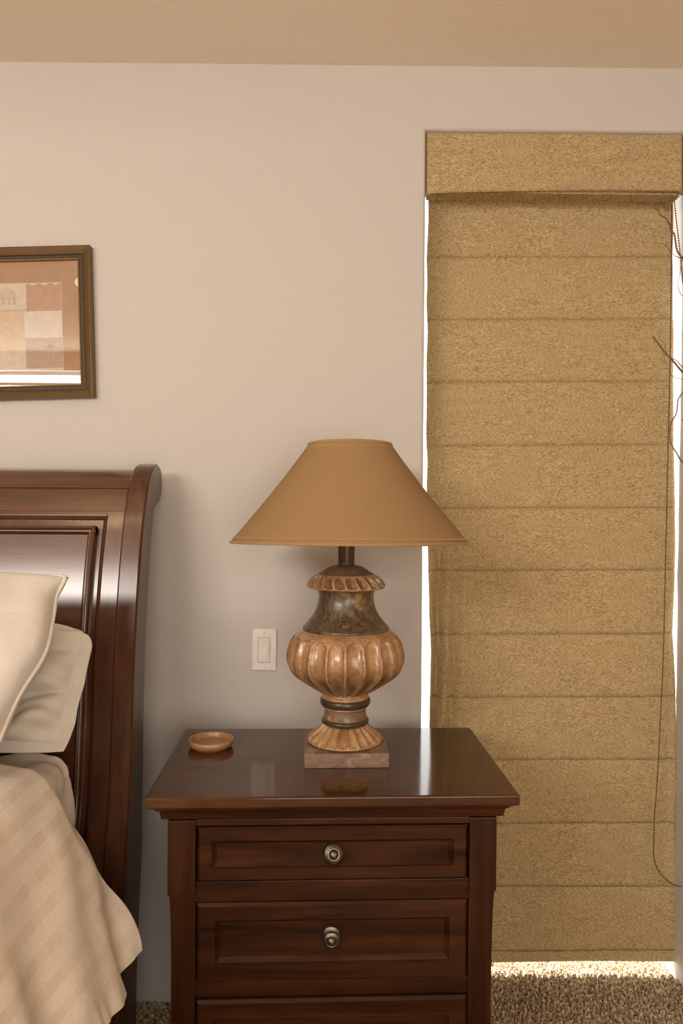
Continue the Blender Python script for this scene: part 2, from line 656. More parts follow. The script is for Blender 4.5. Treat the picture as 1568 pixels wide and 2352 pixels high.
def window(name, x0, x1, z0, z1, y0, y1, bar=0.045, mull=(), transom=None):
    root = bpy.data.objects.new(name, None)
    C.objects.link(root)
    root.location = ((x0 + x1) / 2, y0, z0)
    root['kind'] = 'structure'
    cx, hw, h = 0.0, (x1 - x0) / 2, z1 - z0
    d = y1 - y0
    mb = MB()
    mb.box(-hw, -hw + bar, 0, d, 0, h, 0.003)
    mb.box(hw - bar, hw, 0, d, 0, h, 0.003)
    mb.box(-hw + bar, hw - bar, 0, d, 0, bar * 0.6, 0.003)
    mb.box(-hw + bar, hw - bar, 0, d, h - bar, h, 0.003)
    for u in mull:
        mb.box(-hw + u * 2 * hw - bar / 2, -hw + u * 2 * hw + bar / 2, 0.004, d - 0.004, bar * 0.6, h - bar, 0.003)
    if transom:
        mb.box(-hw + bar, hw - bar, 0.004, d - 0.004, transom - z0 - 0.009, transom - z0 + 0.009, 0.002)
    mb.build('window_frame', 'vinyl', root)
    MB().box(-hw + bar * 0.8, hw - bar * 0.8, d / 2 - 0.003, d / 2 + 0.003, bar * 0.5, h - bar * 0.8).build(
        'pane', 'glass', root, smooth=False)
    return root


window('window_1', OX0 + 0.001, OX1 - 0.001, 0.002, OZ - 0.001, WY + 0.20, WY + WT, 0.014)
for nm, w in (('window_2', WIN2), ('window_3', WIN3)):
    window(nm, w['x0'], w['x1'], w['z0'], w['z1'], RY0 - 0.06, RY0 - 0.02, 0.03, (0.5,), 2.195 if w is WIN2 else None)

# carpet pile where the floor comes into view (too fine to count)
nc = at(768, 1837, 1.335)
NROT = math.radians(2.15)


def nloc(x, y):
    """floor point in the nightstand's own frame"""
    dx, dy = x - nc.x, y - nc.y
    return dx * cos(NROT) + dy * sin(NROT), -dx * sin(NROT) + dy * cos(NROT)


tv, tf = [], []
rnd = random.Random(3)
sp = 0.0080
yy = 0.75
while yy < WY + 0.20:
    xx = -0.62
    while xx < 1.35:
        x = xx + rnd.uniform(-0.5, 0.5) * sp
        y = yy + rnd.uniform(-0.5, 0.5) * sp
        xx += sp
        if y > WY - 0.002 and not (OX0 + 0.004 < x < OX1 - 0.004):
            continue
        lx_, ly_ = nloc(x, y)
        if (0.245 < abs(lx_) < 0.318 and (0.02 < ly_ < 0.09 or 0.355 < ly_ < 0.425)) or (-0.50 < x < -0.43 and 1.49 < y < 1.62):
            continue
        h = rnd.uniform(0.006, 0.013)
        lx, ly = rnd.uniform(-0.005, 0.005), rnd.uniform(-0.005, 0.005)
        a0 = rnd.uniform(0, 2)
        b = len(tv)
        for k in range(4):
            a = a0 + k * pi / 2
            tv.append((x + 0.0042 * cos(a), y + 0.0042 * sin(a), 0.0))
        for k in range(4):
            a = a0 + k * pi / 2 + 0.5
            tv.append((x + lx + 0.0026 * cos(a), y + ly + 0.0026 * sin(a), h * rnd.uniform(0.85, 1.1)))
        for k in range(4):
            tf.append((b + k, b + (k + 1) % 4, b + 4 + (k + 1) % 4, b + 4 + k))
        tf.append((b + 4, b + 5, b + 6, b + 7))
    yy += sp
me = bpy.data.meshes.new('carpet_pile')
me.from_pydata(tv, [], tf)
me.materials.append(M['carpet'])
o = bpy.data.objects.new('carpet_pile', me)
C.objects.link(o)
o['kind'] = 'stuff'
tag(o, 'brown flecked cut pile carpet covering the bedroom floor', 'carpet')

# ------------------------------------------------------------------ roman shade in the window opening
SY = 1.985                                  # plane of the hanging fabric
sh = thing('roman_shade', 'tan woven linen roman shade with box valance filling the tall window', 'window shade',
           (0.56, SY, 0.0))
sx0, sy0, sz0 = sh.location


def loc_sh(p):
    return (p.x - sx0, p.y - sy0, p.z - sz0)


SEAMS = [436, 590, 733, 877, 1023, 1167, 1310, 1457, 1601, 1745, 1891, 2037, 2184, 2207]
LEFT = {436: 983, 590: 980, 733: 980, 877: 980, 1023: 980, 1167: 981, 1310: 982, 1457: 987, 1601: 986,
        1745: 985, 1891: 985, 2037: 986, 2184: 987, 2207: 987}
RIGHT = {436: 1544, 590: 1543, 733: 1544, 877: 1545, 1023: 1546, 1167: 1549, 1310: 1549, 1457: 1545, 1601: 1550,
         1745: 1551, 1891: 1551, 2037: 1553, 2184: 1553, 2207: 1553}
for k in range(len(SEAMS) - 1):
    ya, yb = SEAMS[k], SEAMS[k + 1]
    tl, tr = at(LEFT[ya], ya + 1, SY), at(RIGHT[ya], ya - 1, SY)
    bl, br = at(LEFT[yb], yb + 1, SY), at(RIGHT[yb], yb - 1, SY)
    last = k == len(SEAMS) - 2

    def gather(u, q):
        """puckers along seam q, strongest near the left edge of the middle seams"""
        amp = 0.020 * sstep(4.5, 7, q) * (1 - sstep(10, 12, q)) + 0.0005
        return amp * (math.exp(-u * 7) + 0.25 * math.exp(-(1 - u) * 12)) * sin(u * 92 + 1.1 * q)

    def fn(u, v, tl=tl, tr=tr, bl=bl, br=br, k=k, last=last):
        p = tl.lerp(tr, u).lerp(bl.lerp(br, u), v)
        d = gather(u, k) * (1 - v) + gather(u, k + 1) * v
        d += 0.006 * nz(u * 2.2, (k + v) * 0.8, 3.1)
        # narrow tuck at each seam, the panel easing forward between the tucks
        d += (0.0007 * min(1.0, sin(pi * min(1.0, v)) * 9) + 0.0014 * sin(pi * min(1.0, v))) if not last else 0.0007
        dz = 0.003 * sstep(0.97, 1.0, v) if not last else 0.0     # tucks behind the next panel
        e = 0.003 * nz((k + v) * 2, 7.7) * (abs(2 * u - 1) ** 8) * (1 if u < 0.5 else 0.4)
        return (p.x - sx0 + e, -d + dz * 0.6, p.z - dz - sz0)
    MB().grid(96, 16, fn).build('panel', 'linen', sh, mods=(('SOLIDIFY', dict(thickness=0.0022, offset=0)),))
# hem bar at the foot of the fabric
tl, tr = at(990, 2205, SY), at(1550, 2200, SY)
MB().tube([(tl.x - sx0, 0.004, tl.z), (tr.x - sx0, 0.004, tr.z)], 0.004, 8).build('hem_bar', 'linen', sh)

# box valance: fabric wrapped over a board, its lower ends relaxing downwards
VY = WY + 0.022
v_tl, v_tr = at(975.5, 302, VY), at(1567, 299, VY)
v_bl, v_br = at(975.5, 446, VY), at(1567, 440, VY)


def val(u, v):
    p = v_tl.lerp(v_tr, u).lerp(v_bl.lerp(v_br, u), v)
    r = 0.010
    W_ = v_tr.x - v_tl.x
    ex = min(u, 1 - u) * W_
    back = r - sqrt(max(0, r * r - max(0, r - ex) ** 2)) if ex < r else 0
    drop = 0.006 * (1 - sstep(0.0, 0.03, min(u, 1 - u))) * sstep(0.8, 1.0, v) - 0.004 * sin(pi * u) * sstep(.8, 1, v)
    return (p.x - sx0, VY - sy0 + back + 0.0015 * nz(u * 4, v * 2), p.z - drop - sz0)


MB().grid(80, 16, val).build('valance', 'linen', sh, mods=(('SOLIDIFY', dict(thickness=0.006, offset=1)),))
for xa, dx in ((v_tl.x, 0.004), (v_tr.x, -0.004)):
    x0_, x1_ = sorted((xa + dx * 0.3, xa + dx * 1.6))
    MB().box(x0_ - sx0, x1_ - sx0, VY - sy0 + 0.010, VY - sy0 + 0.09, v_bl.z + 0.004, v_tl.z, 0.0015).build(
        'valance_return', 'linen', sh)
MB().box(v_tl.x + 0.012 - sx0, v_tr.x - 0.012 - sx0, VY - sy0 + 0.05, VY - sy0 + 0.085, v_tl.z - 0.045, v_tl.z - 0.004,
         0.002).build('head_rail', 'vinyl', sh)

MB().box(v_tl.x + 0.010 - sx0, v_tr.x - 0.010 - sx0, VY - sy0 + 0.008, VY - sy0 + 0.055, v_bl.z + 0.008, v_bl.z + 0.012, 0.001).build('valance_shadow_board', 'linen', sh)  # added board, stands in for the shadow inside the open valance

# bead chain loop on the right of the shade
ch_a = [(1544, 430), (1542, 480), (1541.5, 590), (1540, 733), (1537, 900), (1533, 1060), (1531, 1150), (1527, 1330),
        (1523, 1500), (1518, 1610), (1512, 1740), (1506, 1830), (1502, 1880), (1501, 1930), (1500.5, 1962),
        (1505, 1985), (1516, 2006), (1532, 2023), (1547, 2032), (1560, 2035.5), (1575, 2035), (1592, 2026)]
ch_b = [(1592, 2026), (1600, 1990), (1603, 1850), (1602, 1500), (1595, 1100), (1585, 860), (1574, 720), (1567, 640),
        (1559, 560), (1552, 500), (1546, 440), (1544, 430)]
CY = 1.945
pts = catmull([at(x, y, CY) for x, y in ch_a], 30) + catmull([at(x, y, CY) for x, y in ch_b], 30)[1:]
mb = MB()
acc, last_p, beads = 0.0, pts[0], []
step = 0.0068
for p in pts[1:]:
    seg = (p - last_p).length
    while acc + seg >= step:
        t = (step - acc) / seg
        q = last_p.lerp(p, t)
        beads.append(q)
        seg = (p - q).length
        last_p, acc = q, 0.0
    acc += seg
    last_p = p
bm = bmesh.new()
bmesh.ops.create_icosphere(bm, subdivisions=1, radius=0.0023)
iv = [v.co.copy() for v in bm.verts]
jf = [[v.index for v in f.verts] for f in bm.faces]
bm.free()
for q in beads:
    mb.add([(q.x + c.x - sx0, q.y + c.y - sy0, q.z + c.z - sz0) for c in iv], jf)
mb.tube([loc_sh(p) for p in pts[::4]], 0.0008, 5)
o = mb.build('bead_chain', 'chain', sh)
o['kind'] = 'stuff'
o['label'] = 'dark bead chain'

# ------------------------------------------------------------------ nightstand
NW, ND, NH = 0.694, 0.425, 0.744            # slab
nc = at(768, 1837, 1.335)
NROT = math.radians(2.15)
ns = thing('nightstand', 'dark cherry wood three drawer nightstand with moulded top beside the bed', 'nightstand',
           (nc.x, nc.y, 0.0), NROT)
hw = NW / 2
# local frame: x across, y into the room depth (front edge of the slab at y = 0)
MB().box(-hw, hw, 0.0, ND, NH - 0.021, NH, 0.004, 3).build('top', 'wood_top', ns)
# stepped cornice below the top: follows front and both sides
prof = [(0.000, 0.0), (0.000, 0.004), (0.004, 0.006), (0.006, 0.010), (0.010, 0.012), (0.012, 0.016), (0.014, 0.028),
        (0.020, 0.031)]


def cornice(z_top, rows, inset0, depth):
    mb = MB()
    rings = []
    for ins, dz in rows:
        a = hw - inset0 - ins
        y = inset0 + ins
        rings.append([(-a, ND - 0.008, z_top - dz), (-a, y, z_top - dz), (a, y, z_top - dz), (a, ND - 0.008, z_top - dz)])
    mb.loft(rings)
    return mb


cornice(NH - 0.0211, prof, 0.011, 0.03).build('cornice', 'wood_x', ns, angle=25)
BX = 0.310                                  # half width at the posts
zc = NH - 0.0525
# carcass
mb = MB()
mb.box(-BX + 0.012, BX - 0.012, 0.056, ND - 0.012, 0.07, zc)
mb.build('carcass', 'wood_z', ns, smooth=False)
zs = 0.551                                  # upper block ends here, the tapering pilaster starts
for s in (-1, 1):
    x0_, x1_ = sorted((s * BX, s * (BX - 0.052)))
    MB().box(x0_, x1_, 0.026, 0.075, zs, zc, 0.002).build('post_block', 'wood_z', ns)
    xo = s * (BX - 0.004)
    xi = s * (BX - 0.052)
    secs = [(0.0, 0.010), (0.02, 0.010), (0.16, 0.0035), (0.30, 0.0035), (0.42, 0.003), (0.47, 0.0022), (0.51, 0.0012),
            (zs - 0.012, 0.0), (zs - 0.0005, -0.001)]
    rings = []
    for z, ins in secs:
        a = xo - s * ins
        y = 0.031 + ins * 0.5
        rings.append([(a, y, z), (xi, y, z), (xi, 0.08, z), (a, 0.08, z)])
    MB().loft(rings).build('pilaster', 'wood_z', ns, angle=20)
    # rear posts
    x0_, x1_ = sorted((s * (BX - 0.004), s * (BX - 0.05)))
    MB().box(x0_, x1_, ND - 0.06, ND - 0.010, 0.0, zc, 0.002).build('rear_post', 'wood_z', ns)
# rails between the drawers
for z0, z1, y in ((zc - 0.012, zc, 0.030), (0.5345, 0.5725, 0.034), (0.352, 0.385, 0.038), (0.10, 0.145, 0.038)):
    MB().box(-BX + 0.050, BX - 0.050, y, 0.06, z0, z1, 0.0015).build('rail', 'wood_x', ns)
# drawers: framed front with a sunken bevelled panel
DX = BX - 0.0545


def drawer(z0, z1, inset_x, inset_t, inset_b):
    mb = MB()
    yo, yi, yb = 0.028, 0.0385, 0.056
    e = 0.005
    o_ = [(-DX, z0), (DX, z0), (DX, z1), (-DX, z1)]
    o2 = [(-DX + e, z0 + e), (DX - e, z0 + e), (DX - e, z1 - e), (-DX + e, z1 - e)]
    ix = inset_x
    p1 = [(-DX + ix, z0 + inset_b), (DX - ix, z0 + inset_b), (DX - ix, z1 - inset_t), (-DX + ix, z1 - inset_t)]
    b = 0.0085
    p2 = [(-DX + ix + b, z0 + inset_b + b), (DX - ix - b, z0 + inset_b + b), (DX - ix - b, z1 - inset_t - b),
          (-DX + ix + b, z1 - inset_t - b)]
    p15 = [(-DX + ix + 0.0015, z0 + inset_b + 0.0015), (DX - ix - 0.0015, z0 + inset_b + 0.0015),
           (DX - ix - 0.0015, z1 - inset_t - 0.0015), (-DX + ix + 0.0015, z1 - inset_t - 0.0015)]
    rings = []
    for pts_, y in ((o_, yb), (o_, yo + 0.005), (o2, yo), (p1, yo), (p15, yo + 0.003), (p2, yi)):
        rings.append([(x, y, z) for x, z in pts_])
    mb.loft(rings)
    return mb


knob_prof = [(0.0002, 0.0270), (0.003, 0.0268), (0.0058, 0.0256), (0.0078, 0.0236), (0.0086, 0.0218), (0.0092, 0.0222),
             (0.0110, 0.0226), (0.0124, 0.0216), (0.0136, 0.0206), (0.0150, 0.0206), (0.0160, 0.0196), (0.0160, 0.0180),
             (0.0145, 0.0166), (0.0095, 0.0150), (0.0066, 0.0120), (0.0066, 0.0060), (0.0090, 0.0048), (0.0130, 0.0046),
             (0.0140, 0.0036), (0.0165, 0.0034), (0.0178, 0.0022), (0.0180, 0.0)]
knob_m = None
for z0, z1, it, ib, kz, kx in ((0.574, 0.6755, 0.024, 0.026, 0.622, 0.0), (0.386, 0.5335, 0.031, 0.034, 0.466, -0.003),
                               (0.146, 0.351, 0.034, 0.036, 0.250, -0.003)):
    d = drawer(z0, z1, 0.027 if z1 > 0.6 else 0.034, it, ib).build('drawer', 'wood_x', ns, angle=15)
    if knob_m is None:
        k = MB().lathe(knob_prof, 40, (0, 0, 0), 'Y').build('knob', 'metal', d, angle=50)
        knob_m = k
    else:
        k = copy_part(knob_m, d)
    k.location = (kx, 0.0383 if z1 < 0.6 else 0.0365, kz)
    k.rotation_euler = (math.radians(-19) if z1 > 0.6 else 0.0, 0, 0)
    k['label'] = 'round ringed pewter knob'
MB().box(-BX + 0.04, BX - 0.04, 0.045, 0.062, 0.03, 0.10, 0.002).build('apron', 'wood_x', ns)
for s in (-1, 1):
    x0_, x1_ = sorted((s * (BX - 0.006), s * (BX - 0.016)))
    MB().box(x0_, x1_, 0.081, ND - 0.061, 0.06, zc, 0.001).build('side_panel', 'wood_z', ns)

# ------------------------------------------------------------------ table lamp
LZ = NH
lc = at(791.5, 1732, 1.572)
lamp = thing('table_lamp', 'carved tan urn table lamp with wide brown empire shade on the nightstand', 'lamp',
             (lc.x, lc.y, LZ), NROT)
u_ = 1.572 / F_PX                          # metres per pixel at the lamp's axis


def hz(y):
    return (1732 - y) * u_


# plinth
MB().box(-0.0875, 0.0875, -0.0885, 0.0885, 0.0, 0.0295, 0.0016, 2).build('plinth', 'plinth', lamp)


def fluted(prof, n_fl, per, depth, ridge, top_r=0.0, h0=None, h1=None, twist=0.0, glaze=1.0, sub=6, phase=0.0,
           glaze_low=0.0, glaze_all=0.0):
    """lathe whose surface is hollowed by n_fl flutes between heights h0..h1; rounded upper ends"""
    P = catmull([(r, 0, h) for r, h in prof], sub)
    P = [(p.x, p.z) for p in P]
    n = n_fl * per
    mb = MB()
    rings, gl = [], []
    for (r, h) in P:
        ring = []
        for i in range(n):
            th = 2 * pi * i / n
            q = (th + phase + twist * h) * n_fl / (2 * pi)
            uu = (q - floor(q)) * 2 - 1               # -1..1 across one flute
            au = abs(uu)
            inside = au < 1 - ridge
            t = au / (1 - ridge)
            m_ = 0.0
            if h0 is not None:
                width = pi * r / n_fl * (1 - ridge)
                if inside:
                    cap = width * (1 - sqrt(max(0.0, 1 - t * t))) * top_r
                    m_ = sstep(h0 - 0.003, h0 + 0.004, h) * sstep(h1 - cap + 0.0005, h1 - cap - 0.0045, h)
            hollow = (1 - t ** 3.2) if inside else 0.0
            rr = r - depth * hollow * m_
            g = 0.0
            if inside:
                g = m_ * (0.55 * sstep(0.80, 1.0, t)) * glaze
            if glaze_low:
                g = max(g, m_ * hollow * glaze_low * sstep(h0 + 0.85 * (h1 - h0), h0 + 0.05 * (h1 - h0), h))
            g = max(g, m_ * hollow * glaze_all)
            ring.append((rr * cos(th), rr * sin(th), h))
            gl.append(min(0.9, g))
        rings.append(ring)
    mb.loft(rings, caps=False)
    mb.g = gl
    return mb


# foot
foot = [(50, 1659.5), (51, 1661), (54, 1664), (61, 1670), (70, 1677), (79, 1684), (84.5, 1690), (86, 1694), (85, 1698.5), (80, 1701)]
fp = [(r * u_, hz(y)) for r, y in foot][::-1]
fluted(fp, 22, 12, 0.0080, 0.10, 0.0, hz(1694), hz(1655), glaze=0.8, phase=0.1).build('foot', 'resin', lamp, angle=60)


def turned(prof, name, mat, n=96, sub=6):
    P = catmull([(r * u_, 0, hz(y)) for r, y in prof], sub)
    return MB().lathe([(p.x, p.z) for p in P], n).build(name, mat, lamp, angle=50)


turned([(47, 1662), (51, 1659.5), (54, 1656), (54.5, 1652), (52, 1648.5), (49.5, 1647.5)], 'ring', 'ring')
turned([(49.8, 1650), (49, 1645), (48, 1637), (47.6, 1630), (48.5, 1625), (49.5, 1622.5)], 'lower_neck', 'plinth')
turned([(47, 1625), (50, 1623.5), (51.5, 1621.5), (50.5, 1619)], 'bead_ring', 'resin')
turned([(49, 1621), (54, 1618), (57.5, 1612.5), (58, 1607), (56, 1602.5), (52, 1600.8)], 'ring', 'ring')
turned([(52, 1603), (54, 1600.5), (54.2, 1597.5), (51, 1593.5), (50.5, 1590.5), (53.5, 1588), (50, 1585)], 'collar', 'resin')
# belly
belly = [(54, 1590), (60, 1586.5), (74, 1578), (91, 1567), (107, 1556), (119, 1546.5), (128.5, 1535), (134, 1522), (135.5, 1510),
         (134.5, 1497), (131, 1483), (125.5, 1469), (117, 1458), (108, 1450.5), (102.5, 1447.5), (99.5, 1446), (97, 1443)]
bp = [(r * u_, hz(y)) for r, y in belly]
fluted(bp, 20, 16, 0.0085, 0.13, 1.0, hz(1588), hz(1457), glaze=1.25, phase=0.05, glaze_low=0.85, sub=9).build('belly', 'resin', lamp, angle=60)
# upper neck
turned([(98.5, 1446), (99, 1442), (97.5, 1438.5), (91, 1431), (83, 1421), (75.5, 1411), (69.5, 1399), (65.5, 1386),
        (63.4, 1374), (64, 1363), (66.5, 1355), (68, 1351), (60, 1346)], 'neck', 'aged', 96)
# crown with thumb-shaped hollows
crown = [(64, 1352.5), (76, 1352.2), (85, 1350.5), (90, 1347), (90, 1343.5), (87.5, 1337.5), (83, 1331), (76, 1325), (68, 1320.5),
         (63, 1318.5), (58, 1317)]
cp = [(r * u_, hz(y)) for r, y in crown]
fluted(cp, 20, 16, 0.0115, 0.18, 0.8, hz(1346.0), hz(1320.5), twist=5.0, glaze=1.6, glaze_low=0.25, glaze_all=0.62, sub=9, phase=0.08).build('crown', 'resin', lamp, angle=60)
turned([(61, 1322), (63.5, 1320), (62, 1317.5), (55, 1313.5), (46, 1307), (37, 1302), (27, 1299), (18, 1298)], 'cap', 'cap')
MB().lathe([(19.5 * u_, hz(1300)), (20 * u_, hz(1298.5)), (19.3 * u_, hz(1297)), (19.3 * u_, hz(1236)), (8 * u_, hz(1233))], 40,
           cap1=True).build('pole', 'pole', lamp)
# shade: slightly nodding back, off the axis
sd = bpy.data.objects.new('shade', None)
shade_root_off = Vector((7.0 * u_, 0.0, hz(1247)))
R_B, R_T = 276 * u_ * 0.985, 95.5 * u_
SHH = hz(1023) - hz(1247)
tilt = Matrix.Rotation(math.radians(-1.35), 4, 'X') @ Matrix.Rotation(math.radians(0.0), 4, 'Y')
prof = []
K = 22
for k in range(K + 1):
    t = k / K
    r = R_B + (R_T - R_B) * t - 0.004 * sin(pi * t)
    prof.append((r, SHH * t))
outer = MB().lathe(prof, 128)
so = outer.build('shade', 'shade', lamp)
so.matrix_local = Matrix.Translation(shade_root_off) @ tilt
MB().lathe([(r - 0.0022, h) for r, h in prof], 96).build('lining', 'lining', so)


def torus_band(r, h, ry, rz, n=128, m=10):
    mb = MB()
    rings = []
    for i in range(n):
        th = 2 * pi * i / n
        ring = []
        for k in range(m):
            a = 2 * pi * k / m
            rr = r + ry * cos(a)
            ring.append((rr * cos(th), rr * sin(th), h + rz * sin(a)))
        rings.append(ring)
    rings.append(rings[0])
    return mb.loft(rings, caps=False)


torus_band(R_B - 0.0012, 0.0008, 0.0022, 0.0028).build('bottom_welt', 'shade_trim', so)
MB().lathe([(R_B - 0.0080, 0.0085), (R_B - 0.0062, 0.0090), (R_B - 0.0086, 0.0122), (R_B - 0.0105, 0.0125)], 128).build('bottom_hem', 'shade_trim', so)
torus_band(R_T + 0.0002, SHH, 0.0026, 0.0036).build('top_welt', 'shade_trim', so)
torus_band(R_T + 0.0045, SHH - 0.0070, 0.0016, 0.0022).build('top_piping', 'shade_trim', so)
torus_band(R_T + 0.0075, SHH - 0.0115, 0.0015, 0.0020).build('top_piping', 'shade_trim', so)
# spider fitting and finial
mb = MB()
for k in range(3):
    a = k * 2 * pi / 3 + 0.4
    mb.tube([(0, 0, SHH - 0.006), (R_T * 0.98 * cos(a), R_T * 0.98 * sin(a), SHH - 0.004)], 0.0016, 6)
mb.build('spider', 'pole', so)
MB().lathe([(0.0045, SHH - 0.008), (0.0048, SHH - 0.002), (0.003, SHH + 0.0), (0.0052, SHH + 0.004), (0.0045, SHH + 0.008),
            (0.001, SHH + 0.0105)], 20, cap0=True, cap1=True).build('finial', 'pole', so)
mb = MB()
for s in (-1, 1):
    mb.tube(catmull([(0.006 * s, 0, hz(1240)), (0.045 * s, 0, hz(1205)), (0.055 * s, 0, hz(1150)), (0.03 * s, 0, hz(1065)),
                     (0.004 * s, 0, hz(1034))], 6), 0.0016, 6)
mb.build('harp', 'pole', lamp)

# ------------------------------------------------------------------ wooden coaster dish on the nightstand
cc = at(484.5, 1722, 1.614)
pr = [(0.0005, 0.0), (0.036, 0.0), (0.041, 0.0012), (0.0478, 0.0062), (0.0503, 0.0125), (0.0500, 0.0165), (0.0485, 0.0188), (0.0465, 0.0190),
      (0.0447, 0.0176), (0.0430, 0.0120), (0.0405, 0.0086), (0.036, 0.0078), (0.0005, 0.0080)]
P = catmull([(r, 0, h) for r, h in pr], 4)
o = MB().lathe([(max(0.0004, p.x), p.z) for p in P], 72, cap0=True, cap1=True).build('coaster', 'coaster', angle=60)
o.location = (cc.x, cc.y, NH + 0.0002)
tag(o, 'small round raised rim wooden coaster dish on the nightstand', 'coaster')

# ------------------------------------------------------------------ light switch
q = at(607, 1492, WY)
sw = thing('light_switch', 'white wall plate with paddle dimmer switch behind the lamp', 'light switch', (q.x, WY, q.z))
sw.rotation_euler = (0, math.radians(0.55), 0)
pw, ph = 57.5 * WY / F_PX / 2, 96 * WY / F_PX / 2
rings = []
for (e, y) in ((0.0, 0.0), (0.0, -0.003), (0.0012, -0.005), (0.003, -0.0062)):
    rings.append([(-pw + e, y, -ph + e), (pw - e, y, -ph + e), (pw - e, y, ph - e), (-pw + e, y, ph - e)])
iw, ih = 0.0162, 0.0325
rings.append([(-iw, -0.0064, -ih), (iw, -0.0064, -ih), (iw, -0.0064, ih), (-iw, -0.0064, ih)])
rings.append([(-iw, -0.003, -ih), (iw, -0.003, -ih), (iw, -0.003, ih), (-iw, -0.003, ih)])
MB().loft(rings).build('wall_plate', 'plate', sw, angle=20)
MB().box(-iw + 0.0012, iw - 0.0012, -0.0078, -0.003, -ih + 0.0012, ih - 0.0012, 0.001).build('switch_frame', 'plate', sw)
pd = MB().box(-iw + 0.0042, iw - 0.0058, -0.0098, -0.0079, -ih + 0.004, ih - 0.003, 0.0009).build('paddle', 'plate', sw)
MB().box(iw - 0.0042, iw - 0.0022, -0.0094, -0.0079, -0.009, 0.012, 0.0005).build('slider', 'plate', sw)
for z in (ph * 0.845, -ph * 0.845):
    s_ = MB().lathe([(0.0036, 0.0062), (0.0034, 0.0070), (0.002, 0.0077), (0.0003, 0.0079)], 24, (0, 0, 0), 'Y', cap1=True).build(
        'screw', 'screw', sw)
    s_.location = (0.0005, 0, z)

# ------------------------------------------------------------------ framed picture (hangs a little crooked)
PY = 1.835
tr_c, br_c = at(204.5, 561, PY), at(214.0, 911, PY)
ang = atan2(br_c.x - tr_c.x, tr_c.z - br_c.z)           # lean of the right edge
PH = (tr_c - br_c).length
PW = 0.86
mid = (tr_c + br_c) / 2
ctr = mid + Vector((-PW / 2 * cos(ang), 0, -PW / 2 * sin(ang)))
pic = thing('picture', 'bronze beaded frame with sepia collage print under glass above the bed', 'picture', (ctr.x, WY - 0.0005, ctr.z))
pic.rotation_euler = (0, -ang, 0)
a_, b_ = PW / 2, PH / 2
pxm = PY / F_PX
# profile from the outer edge inwards: (inset, depth towards the room)
fprof = [(0.0, 0.0), (0.0, 0.020), (0.0015, 0.0245), (0.004, 0.0255), (0.010, 0.0225), (0.016, 0.0185), (0.0195, 0.0165), (0.0205, 0.0185),
         (0.0215, 0.0190)]
f_in = fprof[-1][0]


def frame_side(i0, prof, name, mat, back):
    corners = [(-a_, -b_), (a_, -b_), (a_, b_), (-a_, b_)]
    dirs = [(1, 1), (-1, 1), (-1, -1), (1, -1)]
    i1 = (i0 + 1) % 4
    rings = []
    for i in (i0, i1):
        cx, cz = corners[i]
        dx, dz = dirs[i]
        ring = [(cx + dx * ins, -d, cz + dz * ins) for ins, d in prof]
        ring.append((cx + dx * prof[-1][0], -back, cz + dz * prof[-1][0]))
        rings.append(ring)
    return MB().loft(rings).build(name, mat, pic, angle=30)


for i in range(4):
    frame_side(i, fprof, 'frame_rail', 'frame', 0.0)
ch_prof = [(f_in, 0.0145), (f_in + 0.0090, 0.0145)]
for i in range(4):
    frame_side(i, ch_prof, 'bead_channel', 'frame_dark', 0.004)
lip = [(f_in + 0.009, 0.004), (f_in + 0.009, 0.0165), (f_in + 0.0102, 0.0172), (f_in + 0.012, 0.0165), (f_in + 0.0125, 0.012)]
for i in range(4):
    frame_side(i, lip, 'gold_lip', 'gold', 0.004)
mb = MB()
bm = bmesh.new()
bmesh.ops.create_icosphere(bm, subdivisions=2, radius=0.0022)
iv = [v.co.copy() for v in bm.verts]
jf = [[v.index for v in f.verts] for f in bm.faces]
bm.free()
bi = f_in + 0.0045
spc = 20.3 * pxm
x = a_ - bi - 0.012
while x > -a_ + bi:
    for z in (b_ - bi, -b_ + bi):
        mb.add([(x + c.x, -0.0150 + c.y, z + c.z) for c in iv], jf)
    x -= spc
z = b_ - bi - 0.014
while z > -b_ + bi:
    for x in (a_ - bi, -a_ + bi):
        mb.add([(x + c.x, -0.0150 + c.y, z + c.z) for c in iv], jf)
    z -= spc
o = mb.build('beading', 'gold', pic)
o['kind'] = 'stuff'
gi = f_in + 0.0115
MB().box(-a_ + gi, a_ - gi, -0.006, -0.003, -b_ + gi, b_ - gi).build('mat_board', 'mat_board', pic, smooth=False)
# the print: a collage of sepia panels, colours stored on a fine grid
m, nt, N, L, B = new_mat('collage_print')
an = N.new('ShaderNodeAttribute')
an.attribute_name = 'ink'
f = noise_tex(N, L, coords(N, L, (1, 1, 1)), 260, 4, 0.7)
rr_ = ramp(N, [(0.3, (0.86, 0.84, 0.82)), (0.7, (1, 1, 1))])
L.new(f, rr_.inputs[0])
L.new(mix_col(N, L, 0.6, an.outputs['Color'], rr_.outputs[0], 'MULTIPLY'), B.inputs['Base Color'])
B.inputs['Roughness'].default_value = 0.8
M['print'] = m
# pixel rectangle of the print in the photo: right edge 134, top 640, bottom 845
x_r = a_ - 72 * pxm
z_t, z_b = b_ - 80 * pxm, -b_ + 66 * pxm
x_l = -x_r
GX, GZ = 430, 200
cream, sal, tan_, gry = (0.62, 0.54, 0.45), (0.45, 0.275, 0.18), (0.56, 0.43, 0.30), (0.44, 0.35, 0.28)


def lerp3(a, b, t):
    return tuple(p + (q_ - p) * t for p, q_ in zip(a, b))


def seg_d(x, y, x0, y0, x1, y1):
    dx, dy = x1 - x0, y1 - y0
    t = max(0, min(1, ((x - x0) * dx + (y - y0) * dy) / (dx * dx + dy * dy)))
    return sqrt((x - x0 - t * dx) ** 2 + (y - y0 - t * dy) ** 2)


